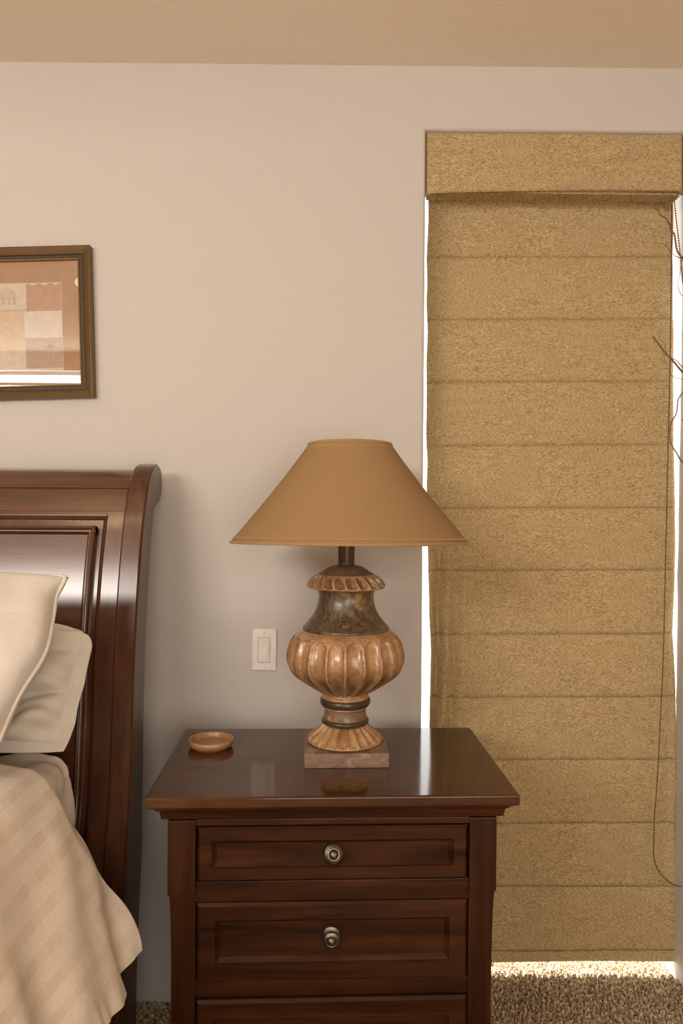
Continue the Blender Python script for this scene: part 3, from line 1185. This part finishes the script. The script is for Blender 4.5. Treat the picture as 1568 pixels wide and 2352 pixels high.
def ink(X, Zd):
    """X: photo pixels left of the right edge of the print, Zd: pixels below its top"""
    tile = 270.0
    flip = X > 268
    Xt = X - 268 if flip else X
    c = tan_
    if Zd < 6 and abs((Xt % 26) - 13) < 9 - Zd * 1.0 and Xt < 82:
        return cream
    if Xt < 1.2 or Zd < 1.2:
        return cream
    if Zd < 66:
        c = sal if Xt < 82 else lerp3(cream, tan_, 0.35)
    elif Zd < 128:
        c = cream if Xt < 88 else tan_
    elif Zd < 198 and Xt < 86:
        c = lerp3(gry, sal, 0.25)
    else:
        c = cream if Xt >= 86 else lerp3(cream, tan_, 0.2)
        if Zd < 150:
            c = tan_
    dk = (0.20, 0.15, 0.10)
    # darker printed strip under the small drawing
    if 60 < Zd < 66 and 76 < Xt < 180:
        c = lerp3(c, dk, 0.35)
    # palm tree in the lower right panel
    if 128 <= Zd < 198 and Xt < 86:
        px_, py_ = Xt - 28, Zd - 150
        if abs(px_) < 1.4 and 150 < Zd < 190:
            c = lerp3(c, dk, 0.45)
        for k in range(11):
            t = k / 10
            a = pi * (0.02 + 0.96 * t)
            r0 = 17 + 4 * sin(k * 2.1)
            ex, ey = r0 * cos(a), -r0 * 0.85 * sin(a) + 5 * abs(cos(a)) ** 2
            d_ = seg_d(px_, py_, 0, 0, ex, ey)
            if d_ < 0.9:
                c = lerp3(c, dk, 0.42)
        if Zd > 186:
            c = lerp3(c, dk, 0.12 * (Zd - 186) / 12)
    # grazing elephant in the top panel, drawn in soft wash
    if Zd < 60 and Xt > 82:
        ex, ey = (Xt - 128) / 22, (Zd - 25) / 14
        body = ex * ex + ey * ey
        dark = 0.55 * (1 - sstep(0.8, 1.05, body)) * (0.35 + 0.65 * sstep(0.3, 1.0, body) * sstep(0.3, -0.9, ex))
        for lx, lw_ in ((110, 4.5), (121, 4.0), (135, 4.5), (145, 4.0)):
            leg_ = (1 - sstep(lw_ - 1.5, lw_ + 0.5, abs(Xt - lx))) * sstep(28, 34, Zd) * (1 - sstep(47, 51, Zd))
            dark = max(dark, 0.42 * leg_)
        hx, hy = (Xt - 153) / 11, (Zd - 20) / 12
        dark = max(dark, 0.4 * (1 - sstep(0.7, 1.05, hx * hx + hy * hy)))
        trunk = (1 - sstep(1.5, 3.2, abs(Xt - 161 - 2 * sin(Zd / 5)))) * sstep(22, 27, Zd) * (1 - sstep(46, 50, Zd))
        dark = max(dark, 0.4 * trunk)
        dark = max(dark, 0.22 * sstep(47, 50, Zd) * (1 - sstep(54, 58, Zd)) * sstep(-0.2, 0.3, nz(Xt * 0.3, Zd * 0.35)))
        c = lerp3(c, dk, dark * (0.8 + 0.4 * nz(Xt * 0.2, Zd * 0.2, 7.0)))
    g = nz(X * 0.09, Zd * 0.09, 5.0) * 0.10 + nz(X * 0.5, Zd * 0.5, 2.0) * 0.06
    return tuple(max(0.0, k * (1 + g)) for k in c)


mb = MB().grid(GX, GZ, lambda u, v: (x_l + (x_r - x_l) * u, -0.0065, z_t + (z_b - z_t) * v))
o = mb.build('print', 'print', pic, smooth=False)
ca = o.data.color_attributes.new('ink', 'FLOAT_COLOR', 'POINT')
cols = []
for (x, y, z) in mb.v:
    cols += [*ink((x_r - x) / pxm, (z_t - z) / pxm), 1.0]
ca.data.foreach_set('color', cols)
MB().box(-a_ + gi - 0.001, a_ - gi + 0.001, -0.0095, -0.0075, -b_ + gi - 0.001, b_ - gi + 0.001).build('glass', 'glass', pic, smooth=False)

# ------------------------------------------------------------------ sleigh bed
BXR, BXL = -0.44, -2.10
bed = thing('sleigh_bed', 'dark cherry sleigh bed with scrolled panelled headboard against the wall', 'bed', (-1.27, 1.6, 0.0))
bx0, by0 = -1.27, 1.6
front = [(1.500, 0.0), (1.500, .20), (1.503, .35), (1.506, .44), (1.515, .54), (1.531, .605), (1.543, .655), (1.557, .79), (1.569, .924), (1.578, .992),
         (1.591, 1.0665), (1.607, 1.142), (1.621, 1.194), (1.637, 1.245), (1.655, 1.286), (1.675, 1.3265), (1.697, 1.354), (1.728, 1.375), (1.765, 1.3835)]
back = [(1.789, 1.376), (1.803, 1.360), (1.806, 1.335), (1.799, 1.309), (1.780, 1.290), (1.752, 1.280), (1.728, 1.266), (1.7075, 1.203), (1.689, 1.1226),
        (1.674, 1.043), (1.664, .978), (1.652, .80), (1.648, .614), (1.646, .5), (1.624, .353), (1.610, .2), (1.606, 0.0)]
CF = [(p.x, p.y) for p in catmull([(y, z, 0) for y, z in front], 6)]
CB = [(p.x, p.y) for p in catmull([(y, z, 0) for y, z in back], 5)]


def L_(y, z):
    return (y - by0, z)


poly = [L_(y, z) for y, z in CF + CB]
for xa, xb in ((BXR - 0.047, BXR), (BXL, BXL + 0.047)):
    mb = MB()
    n_ = len(poly)
    e = 0.004
    cyz = (sum(p[0] for p in poly) / n_, sum(p[1] for p in poly) / n_)

    def inset(pl, d):
        out = []
        for i in range(len(pl)):
            p0, p1, p2 = Vector(pl[i - 1]), Vector(pl[i]), Vector(pl[(i + 1) % len(pl)])
            t = (p2 - p0).normalized()
            nrm = Vector((t.y, -t.x))
            out.append((p1.x + nrm.x * d, p1.y + nrm.y * d))
        return out
    pin = inset(poly, e)
    rings = [[(xa - bx0, y, z) for y, z in pin], [(xa + e - bx0, y, z) for y, z in poly], [(xb - e - bx0, y, z) for y, z in poly],
             [(xb - bx0, y, z) for y, z in pin]]
    mb.loft(rings)
    mb.build('headboard_post', 'bed_post', bed, angle=22)

# arc-length along the front curve
cfp = [Vector(p) for p in CF]
arc = [0.0]
for i in range(1, len(cfp)):
    arc.append(arc[-1] + (cfp[i] - cfp[i - 1]).length)


def a_of_z(z):
    for i in range(1, len(cfp)):
        if cfp[i].y >= z:
            t = (z - cfp[i - 1].y) / max(1e-9, cfp[i].y - cfp[i - 1].y)
            return arc[i - 1] + t * (arc[i] - arc[i - 1])
    return arc[-1]


def cpt(a, off):
    """point at arc length a, moved off along the outward normal (towards the room)"""
    a = max(0, min(arc[-1], a))
    for i in range(1, len(arc)):
        if arc[i] >= a:
            t = (a - arc[i - 1]) / (arc[i] - arc[i - 1])
            p = cfp[i - 1].lerp(cfp[i], t)
            i0, i1 = max(0, i - 3), min(len(cfp) - 1, i + 2)
            d = (cfp[i1] - cfp[i0]).normalized()
            return p.x - d.y * off, p.y + d.x * off
    return cfp[-1].x, cfp[-1].y


def slab(x0, x1, a0, a1, off, thick, n=40):
    rings = []
    for k in range(n + 1):
        a = a0 + (a1 - a0) * k / n
        yf, zf = cpt(a, off)
        yb, zb = cpt(a, off - thick)
        rings.append([(x0 - bx0, yf - by0, zf), (x1 - bx0, yf - by0, zf), (x1 - bx0, yb - by0, zb), (x0 - bx0, yb - by0, zb)])
    return MB().loft(rings)


def sweep_up(sec, a0, a1, n=40):
    """section of (x, off) carried along the curve"""
    rings = []
    for k in range(n + 1):
        a = a0 + (a1 - a0) * k / n
        ring = []
        for x, off in sec:
            y, z = cpt(a, off)
            ring.append((x - bx0, y - by0, z))
        rings.append(ring)
    return MB().loft(rings)


def sweep_across(sec, x0, x1):
    """section of (arc, off) carried across the bed"""
    pts_ = [cpt(a, off) for a, off in sec]
    return MB().loft([[(x0 - bx0, y - by0, z) for y, z in pts_], [(x1 - bx0, y - by0, z) for y, z in pts_]])


XI0, XI1 = BXL + 0.047, BXR - 0.047
aT = a_of_z(1.3265)
aF = a_of_z(1.272)          # foot of the frieze
aB = a_of_z(0.36)
# scrolled top rail (slightly lower than the posts)
roll = [(y - by0, z) for y, z in CF if z > 1.326] + [(y - by0, z) for y, z in CB if z > 1.281]
rc = (1.745 - by0, 1.325)
MB().prism([(rc[0] + (y - rc[0]) * 0.86, rc[1] + (z - rc[1]) * 0.78) for y, z in roll], XI0 - bx0, XI1 - bx0).build('top_rail', 'bed_x', bed, angle=40)
slab(XI0, XI1, aF, aT + 0.006, -0.010, 0.030, 14).build('frieze', 'bed_x', bed)
sweep_across([(aT - 0.004, -0.012), (aT - 0.003, -0.006), (aT, -0.004), (aT + 0.003, -0.006), (aT + 0.004, -0.012)], XI0, XI1).build('bead_moulding', 'bed_x', bed, angle=60)
# field behind everything, then stile and moulded panel
XS = -0.5255               # inner edge of the stile
XP = -0.548                # outer edge of the raised moulding
XL2, XP2 = BXL - BXR * 0 + (BXR - XS), BXL + (BXR - XP)
aM = a_of_z(1.2635)        # top of the sunk frame
aP = a_of_z(1.236)         # top of the raised moulding
slab(XS, XI1, aB, aF - 0.0006, -0.010, 0.028).build('stile', 'bed_z', bed)
slab(XI0, XL2, aB, aF - 0.0006, -0.010, 0.028).build('stile', 'bed_z', bed)
slab(XL2, XS, aM, aF - 0.0006, -0.010, 0.028, 6).build('upper_rail', 'bed_x', bed)
slab(XL2 + 0.0005, XS - 0.0005, aB, aM - 0.0005, -0.018, 0.018).build('field', 'bed_z', bed)
# cove moulding around the sunk frame
cov = [(0.0, -0.018), (0.0, -0.010), (0.0020, -0.0075), (0.0045, -0.0080), (0.0060, -0.0115), (0.0085, -0.0130), (0.0105, -0.0165), (0.0105, -0.018)]
sweep_up([(XS - d, o_) for d, o_ in cov], aB, aM).build('cove_moulding', 'bed_z', bed, angle=60)
sweep_up([(XL2 + d, o_) for d, o_ in cov], aB, aM).build('cove_moulding', 'bed_z', bed, angle=60)
sweep_across([(aM - d, o_) for d, o_ in cov], XL2, XS).build('cove_moulding', 'bed_x', bed, angle=60)
# raised moulding and the panel it holds
rm = [(0.0, -0.018), (0.0, -0.006), (0.0025, -0.002), (0.0065, -0.001), (0.0085, -0.0035), (0.0100, -0.0050), (0.0125, -0.0040), (0.0150, -0.0050), (0.0165, -0.0090),
      (0.0185, -0.0110), (0.0195, -0.018)]
sweep_up([(XP - d, o_) for d, o_ in rm], aB, aP).build('panel_moulding', 'bed_z', bed, angle=60)
sweep_up([(XP2 + d, o_) for d, o_ in rm], aB, aP).build('panel_moulding', 'bed_z', bed, angle=60)
sweep_across([(aP - d, o_) for d, o_ in rm], XP2, XP).build('panel_moulding', 'bed_x', bed, angle=60)
slab(XP2 + 0.019, XP - 0.019, aB, aP - 0.019, -0.0125, 0.006).build('panel', 'bed_x', bed)
# lower rail behind the mattress, side rails
MB().box(XI0 - bx0, XI1 - bx0, 1.522 - by0, 1.56 - by0, 0.14, 0.37, 0.003).build('bottom_rail', 'bed_x', bed)
for xa in (BXR - 0.045, BXL + 0.012):
    MB().box(xa - bx0, xa + 0.033 - bx0, -0.52 - by0, 1.499 - by0, 0.16, 0.40, 0.004).build('side_rail', 'bed_z', bed)
for xa in (BXR - 0.050, BXL + 0.002):
    MB().box(xa - bx0, xa + 0.048 - bx0, -0.60 - by0, -0.521 - by0, 0.0, 0.62, 0.006).build('footboard_post', 'bed_z', bed)
MB().box(BXL + 0.051 - bx0, BXR - 0.051 - bx0, -0.58 - by0, -0.54 - by0, 0.14, 0.60, 0.006).build('footboard_panel', 'bed_x', bed)
MB().box(BXL + 0.046 - bx0, BXR - 0.046 - bx0, -0.50 - by0, 1.48 - by0, 0.20, 0.245, 0.003).build('slat_base', 'bed_x', bed)

# mattress in its fitted sheet
MXL, MXR, MY0, MY1, MZ0, MZ1 = -2.02, -0.533, -0.50, 1.490, 0.247, 0.777


def rounded_block(nx, ny, nz_, x0, x1, y0, y1, z0, z1, r, fn):
    bm = bmesh.new()
    bmesh.ops.create_cube(bm, size=1.0)
    for v in bm.verts:
        v.co = ((x0 + x1) / 2 + v.co.x * (x1 - x0), (y0 + y1) / 2 + v.co.y * (y1 - y0), (z0 + z1) / 2 + v.co.z * (z1 - z0))
    bmesh.ops.bevel(bm, geom=bm.edges[:], offset=r, segments=6, profile=0.5, affect='EDGES')
    bmesh.ops.subdivide_edges(bm, edges=[e for e in bm.edges if e.calc_length() > 0.2], cuts=nx, use_grid_fill=True)
    near = [e for e in bm.edges if all(v.co.y > y1 - 0.35 and v.co.x > x1 - 0.45 for v in e.verts) and e.calc_length() > 0.008]
    bmesh.ops.subdivide_edges(bm, edges=near, cuts=5, use_grid_fill=True)
    for v in bm.verts:
        v.co = fn(v.co)
    bm.verts.index_update()
    out = MB().add([v.co.copy() for v in bm.verts], [[v.index for v in f.verts] for f in bm.faces])
    bm.free()
    return out


def wr(co):
    d = 0.006 * nz(co.x * 7, co.y * 9, co.z * 4) + 0.004 * nz(co.x * 16, co.y * 5 + co.z * 9, 3)
    if co.y > 1.15:
        q_ = (co.x * 0.75 + co.z * 0.65 - co.y * 0.55) * 62 + 2.5 * nz(co.x * 6, co.y * 6, co.z * 6)
        d += (0.0075 * sin(q_) + 0.004 * sin(q_ * 1.7 + 2)) * sstep(1.15, 1.40, co.y) * sstep(0.45, 0.70, co.z)
    c = Vector(((MXL + MXR) / 2, (MY0 + MY1) / 2, (MZ0 + MZ1) / 2))
    n_ = Vector((1 if co.x > MXR - 0.05 else 0, 0, 1 if co.z > MZ1 - 0.05 else 0))
    return co + n_ * d


mt = thing('mattress', 'thick mattress in a cream fitted sheet on the sleigh bed', 'mattress', (-1.27, 0.5, MZ0))
o = rounded_block(40, 40, 10, MXL + 1.27, MXR + 1.27, MY0 - 0.5, MY1 - 0.5, 0.0, MZ1 - MZ0, 0.055,
                  lambda co: wr(co + Vector((-1.27, 0.5, MZ0))) - Vector((-1.27, 0.5, MZ0))).build('fitted_sheet', 'sheet', mt, angle=80)

# duvet: cross-section measured over the side of the bed, carried along it
prof_d = [(-2.00, 0.830), (-1.6, 0.845), (-1.1, 0.845), (-0.80, 0.838), (-0.66, 0.825), (-0.573, 0.8125), (-0.545, 0.806), (-0.524, 0.789), (-0.508, 0.763), (-0.490, 0.724),
          (-0.4727, 0.690), (-0.4527, 0.655), (-0.428, 0.6146), (-0.410, 0.577), (-0.386, 0.530), (-0.366, 0.488), (-0.356, 0.458)]
PD = catmull([(x, 0, z) for x, z in prof_d], 12)
sl = [0.0]
for i in range(1, len(PD)):
    sl.append(sl[-1] + (PD[i] - PD[i - 1]).length)
SL = sl[-1]


def dprof(s):
    s = max(0, min(SL, s))
    for i in range(1, len(sl)):
        if sl[i] >= s:
            t = (s - sl[i - 1]) / (sl[i] - sl[i - 1])
            p = PD[i - 1].lerp(PD[i], t)
            d = (PD[min(i + 1, len(PD) - 1)] - PD[max(i - 2, 0)]).normalized()
            return p, Vector((-d.z, 0, d.x)) * -1 if d.x < 0 else Vector((-d.z, 0, d.x))
    return PD[-1], Vector((1, 0, 0))


hang0 = 1.46                               # arc length where the side starts to fall


def duvet_pt(s, y, under=0.0):
    p, nrm = dprof(s)
    if nrm.z < 0 and nrm.x < 0:
        nrm = -nrm
    h = sstep(hang0, SL, s)                # 0 on top .. 1 at the hem
    e = SL - s
    # folds falling down the side, fanning towards the hem
    ph_ = y * 21 + 1.6 * nz(y * 3, s * 3, 1.0) + 3.2 * h
    d = h * (0.010 * sin(ph_) + 0.007 * sin(ph_ * 1.9 + 1.0 + 4 * h) + 0.008 * nz(y * 9, s * 5, 9.0))
    d += 0.012 * nz(s * 4, y * 4, 4.0) * (1 - 0.6 * h) + 0.004 * nz(s * 12, y * 14, 2.0)
    # scrunched stitching right at the hem
    d += 0.0025 * sin(y * 160 + 3 * nz(y * 10, 0)) * sstep(0.05, 0.0, e)
    # head hem puffs down to the sheet
    hd = 1.345 - y
    d -= 0.030 * (1 - sstep(-0.005, 0.05, hd)) * (1 - h)
    hem = 0.0
    z_ = 0.016 * sin(y * 13 + 0.6) * sstep(0.75, 1.0, h) * sstep(0.02, 0.16, hd)
    out = p + nrm * (d - under)
    return Vector((out.x, y, out.z + z_))


NS, NT = 190, 200


def d_top(u, v):
    # v = 0 head hem, 1 foot end; finer near the head and near the side
    s = SL * (1 - (1 - u) ** 1.7)
    y0h = 1.335 + 0.012 * sin(s * 5) - 0.02 * sstep(hang0, SL, s) * 0
    y = y0h - (y0h + 0.46) * (v ** 1.25)
    return duvet_pt(s, y)


mb = MB().grid(NS, NT, d_top)
uvs = []
for j in range(NT + 1):
    for i in range(NS + 1):
        u, v = i / NS, j / NT
        uvs.append((SL * (1 - (1 - u) ** 1.7), 1.335 - 1.795 * (v ** 1.25)))
mb.uv = uvs
o = mb.build('duvet', 'duvet', angle=180, mods=(('SOLIDIFY', dict(thickness=0.014, offset=-1)),))
tag(o, 'cream damask striped duvet hanging over the side of the bed', 'duvet')


# ------------------------------------------------------------------ pillows
def pillow(name, label, mat, tl_, tr_, bl_, thick, flange=0.0, piping=False, seed=1.0, pull=0.02, corner=0.0):
    """tl, tr, bl: corner points; local u right, v down, n towards the room"""
    tl_, tr_, bl_ = Vector(tl_), Vector(tr_), Vector(bl_)
    U, V = tr_ - tl_, bl_ - tl_
    Nn = V.cross(U).normalized()
    if Nn.y > 0:
        Nn = -Nn
    base = tl_ + U * 0.5 + V
    root = thing(name, label, 'pillow', base)
    lu, lv = U.length, V.length
    fu, fv = flange / lu * 2, flange / lv * 2

    def body(u, v, side):
        # u, v in -1..1
        if corner:
            # squircle the outline so the corners round off
            k_ = (abs(u) * abs(v)) ** 4 * (1.0 if v < 0 else 0.35)
            u, v = u * (1 - corner / lu * 2 * 0.30 * k_), v * (1 - corner / lv * 2 * 0.30 * k_)
        ku, kv = (1 - fu), (1 - fv)
        au, av = min(1, abs(u) / ku), min(1, abs(v) / kv)
        t = (max(0.0, 1 - au ** 3.2) ** 0.42) * (max(0.0, 1 - av ** 3.2) ** 0.42)
        # sides pull in between the corners
        pu = 1 - pull * (1 - v * v) * abs(u) ** 3
        pv = 1 - pull * (1 - u * u) * abs(v) ** 3
        p = tl_ + U * ((u * pu + 1) / 2) + V * ((v * pv + 1) / 2)
        if piping:
            tv_ = (v + 1) / 2
            p = p + U.normalized() * (abs(u) ** 4 * (1 if u > 0 else -1)) * (0.017 * math.exp(-((tv_ - 0.43) / 0.17) ** 2) - 0.007 * math.exp(-((tv_ - 0.11) / 0.08) ** 2))
        edge = max(au, av)
        w = 0.016 * nz(u * 2.2 + seed, v * 2.6, side) + 0.009 * nz(u * 5 + seed, v * 4, 3 + side)
        cr = sin((u * 0.7 + v) * 9 + seed + 3 * nz(u * 2, v * 2, seed))
        w += 0.0065 * cr * sstep(0.25, 0.8, edge) * sstep(1.0, 0.85, edge)
        if flange and side > 0:
            q_ = v * 8.5 + 2.6 * nz(u * 3, v * 2.2, 8.0) + 3.0 * u
            w += (0.026 * sin(q_) + 0.013 * sin(q_ * 2.3 + 1.0)) * sstep(0.45, 0.80, u) * (1 - 0.5 * sstep(0.93, 1.0, edge))
            w += 0.010 * nz(u * 9, v * 7, 4.4) * sstep(0.4, 0.7, u)
        d = side * (thick * t) + w * (t ** 0.7)
        if flange and edge >= 0.999:
            d += 0.0025 * sin(u * 9 + v * 11 + seed) + 0.002 * nz(u * 6, v * 6, seed)
        return p + Nn * d - base
    n_ = 64

    def fnf(side):
        def f(a, b):
            def w_(t):
                x = 2 * t - 1
                return sin(x * pi / 2) * 0.6 + x * 0.4
            return body(w_(a), w_(b), side)
        return f
    mb = MB()
    mb.grid(n_, n_, fnf(1.0))
    o0 = len(mb.v)
    mb.grid(n_, n_, fnf(-1.0))
    bm_o = mb.build('pillowcase', mat, root, angle=180)
    # close the rim
    md = bm_o.modifiers.new('weld', 'WELD')
    md.merge_threshold = 0.0012
    if flange:
        bm_o.modifiers.new('sol', 'SOLIDIFY').thickness = 0.003
    if piping:
        ring = []
        K_ = 60
        for (sx_, sy_, ex_, ey_) in ((-1, -1, 1, -1), (1, -1, 1, 1), (1, 1, -1, 1), (-1, 1, -1, -1)):
            for k in range(K_):
                t = k / K_
                u, v = sx_ + (ex_ - sx_) * t, sy_ + (ey_ - sy_) * t
                cu = 1 - 0.012 * (abs(u) ** 20) * (abs(v) ** 20)
                ring.append(body(u * cu, v * cu, 1.0))
        ring.append(ring[0])
        MB().tube(ring, 0.0038, 8).build('piping', mat, root)
    return root


# sham behind: standing against the headboard
s_tr, s_br = at(232, 1424, 1.470), at(157, 1716, 1.36)
s_w = 0.70
pillow('pillow_sham', 'pale flanged pillow sham tucked behind the piped pillow at the headboard', 'sham',
       (s_tr.x - s_w, 1.500, s_tr.z + 0.020), s_tr, (s_br.x - s_w, 1.39, s_br.z + 0.0), 0.060, 0.026, False, 2.3, 0.01, 0.10)
# piped pillow in front
p_tr, p_br = at(160, 1326, 1.345), at(-28, 1780, 1.13)
p_w = 0.72
pillow('pillow', 'large cream pillow with corded piping leaning in front of the sham', 'pillow',
       (p_tr.x - p_w, 1.36, p_tr.z - 0.005), p_tr, (p_br.x - p_w, 1.145, p_br.z), 0.085, 0.0, True, 5.1, 0.012)

# ------------------------------------------------------------------ dry branches in a floor vase just right of the view
tw = thing('branch_bunch', 'thin curling dry twigs reaching in at the right edge before the shade', 'branches', (1.02, 1.70, 0.0))
TY = 1.72


def twig(pts_, r0, r1, base=None, n=8):
    P = [at(x, y, TY + dy) for x, y, dy in pts_]
    P = catmull(P, n)
    if base:
        pre = catmull([Vector(b_) for b_ in base] + [P[0]], n)
        P = pre[:-1] + P
    m_ = len(P) - 1
    return MB().tube([(p.x - 1.02, p.y - 1.70, p.z) for p in P], [0.74 * (r0 + (r1 - r0) * k / m_) for k in range(m_ + 1)], 7)


stem = [(1.02, 1.70, 0.30), (1.03, 1.69, 0.70), (1.00, 1.70, 1.10)]
lst = [
    # upper branch: thick knotted run across the shade
    ([(1600, 660, .02), (1575, 605, .01), (1556, 578, 0), (1551, 555, 0), (1548, 538, 0), (1540, 527, 0), (1537, 515, 0), (1529, 502, 0), (1515, 493, 0), (1511, 482, 0),
      (1498, 474, 0), (1495, 460, 0), (1494, 446, 0)], 0.0038, 0.0013),
    ([(1592, 640, .02), (1574, 603, .01), (1560, 592, 0), (1548, 587, 0), (1538, 577, 0), (1529, 565, 0), (1519, 560, 0), (1500, 557, 0)], 0.0020, 0.0006),
    ([(1620, 720, .02), (1585, 690, .01), (1566, 679, 0), (1558, 663, 0), (1556, 648, 0), (1561, 630, 0), (1564, 605, 0), (1570, 592, 0)], 0.0016, 0.0008),
    # middle: broken stick with side shoots
    ([(1640, 905, .02), (1590, 872, .01), (1566, 853, 0), (1548, 832, 0), (1535, 818, 0), (1524, 806, 0), (1512, 790, 0), (1499, 773, 0)], 0.0042, 0.0026),
    ([(1635, 880, .02), (1588, 855, .01), (1566, 842, 0), (1555, 830, 0), (1545, 824, 0), (1534, 818, 0), (1525, 815, 0)], 0.0026, 0.0010),
    ([(1620, 890, .02), (1585, 878, .01), (1566, 871, 0), (1550, 867, 0), (1540, 860, 0), (1535, 848, 0), (1529, 833, 0), (1524, 816, 0), (1524, 803, 0), (1531, 788, 0)], 0.0014, 0.0006),
    ([(1535, 822, 0), (1524, 789, 0), (1518, 780, 0), (1513, 772, 0), (1514, 765, 0), (1517, 761, 0), (1524, 759, 0)], 0.0008, 0.0004),
    # lower hanging curl
    ([(1605, 880, .02), (1580, 892, .01), (1567, 903, 0), (1557, 917, 0), (1555, 935, 0), (1552, 951, 0), (1545, 963, 0), (1540, 974, 0), (1538, 990, 0), (1539, 1012, 0),
      (1545, 1028, 0), (1553, 1040, 0), (1560, 1053, 0), (1575, 1072, 0.01)], 0.0018, 0.0022),
    ([(1600, 1000, .02), (1580, 975, .01), (1568, 966, 0), (1565, 963, 0)], 0.0016, 0.0010),
]
for pts_, r0, r1 in lst:
    base = None
    if pts_[0][0] >= 1590:
        base = stem
    twig(pts_, r0, r1, base).build('twig', 'twig', tw)
vz = MB().lathe([(0.055, 0.0), (0.075, 0.01), (0.10, 0.10), (0.095, 0.22), (0.06, 0.36), (0.045, 0.42), (0.055, 0.45), (0.050, 0.45), (0.040, 0.42), (0.05, 0.34),
                 (0.085, 0.20), (0.088, 0.10), (0.06, 0.02)], 48, cap0=True, cap1=True).build('floor_vase', 'vase', angle=60)
vz.location = (1.02, 1.70, 0.0)
tag(vz, 'dark floor vase holding the dry twigs just beyond the right edge', 'vase')

# ------------------------------------------------------------------ ceiling light seen only as a reflection in the picture glass
m, nt, N, L, B = new_mat('lit_glass_bowl')
B.inputs['Base Color'].default_value = (0.85, 0.78, 0.66, 1)
B.inputs['Emission Color'].default_value = (1.0, 0.70, 0.40, 1)
B.inputs['Emission Strength'].default_value = 9.0
M['bowl'] = m
cl = thing('ceiling_light', 'round cream ceiling light mirrored in the picture glass', 'ceiling light', (-1.02, 0.45, CEIL))
MB().lathe([(0.075, 0.0), (0.075, -0.018), (0.065, -0.026), (0.014, -0.030), (0.012, -0.130), (0.06, -0.134)], 48, cap0=True, cap1=True).build('canopy', 'vinyl', cl)
MB().lathe([(0.02, -0.1345), (0.150, -0.1345), (0.162, -0.142), (0.150, -0.155), (0.11, -0.172), (0.05, -0.181), (0.002, -0.183)], 48, cap0=True).build('bowl', 'bowl', cl)
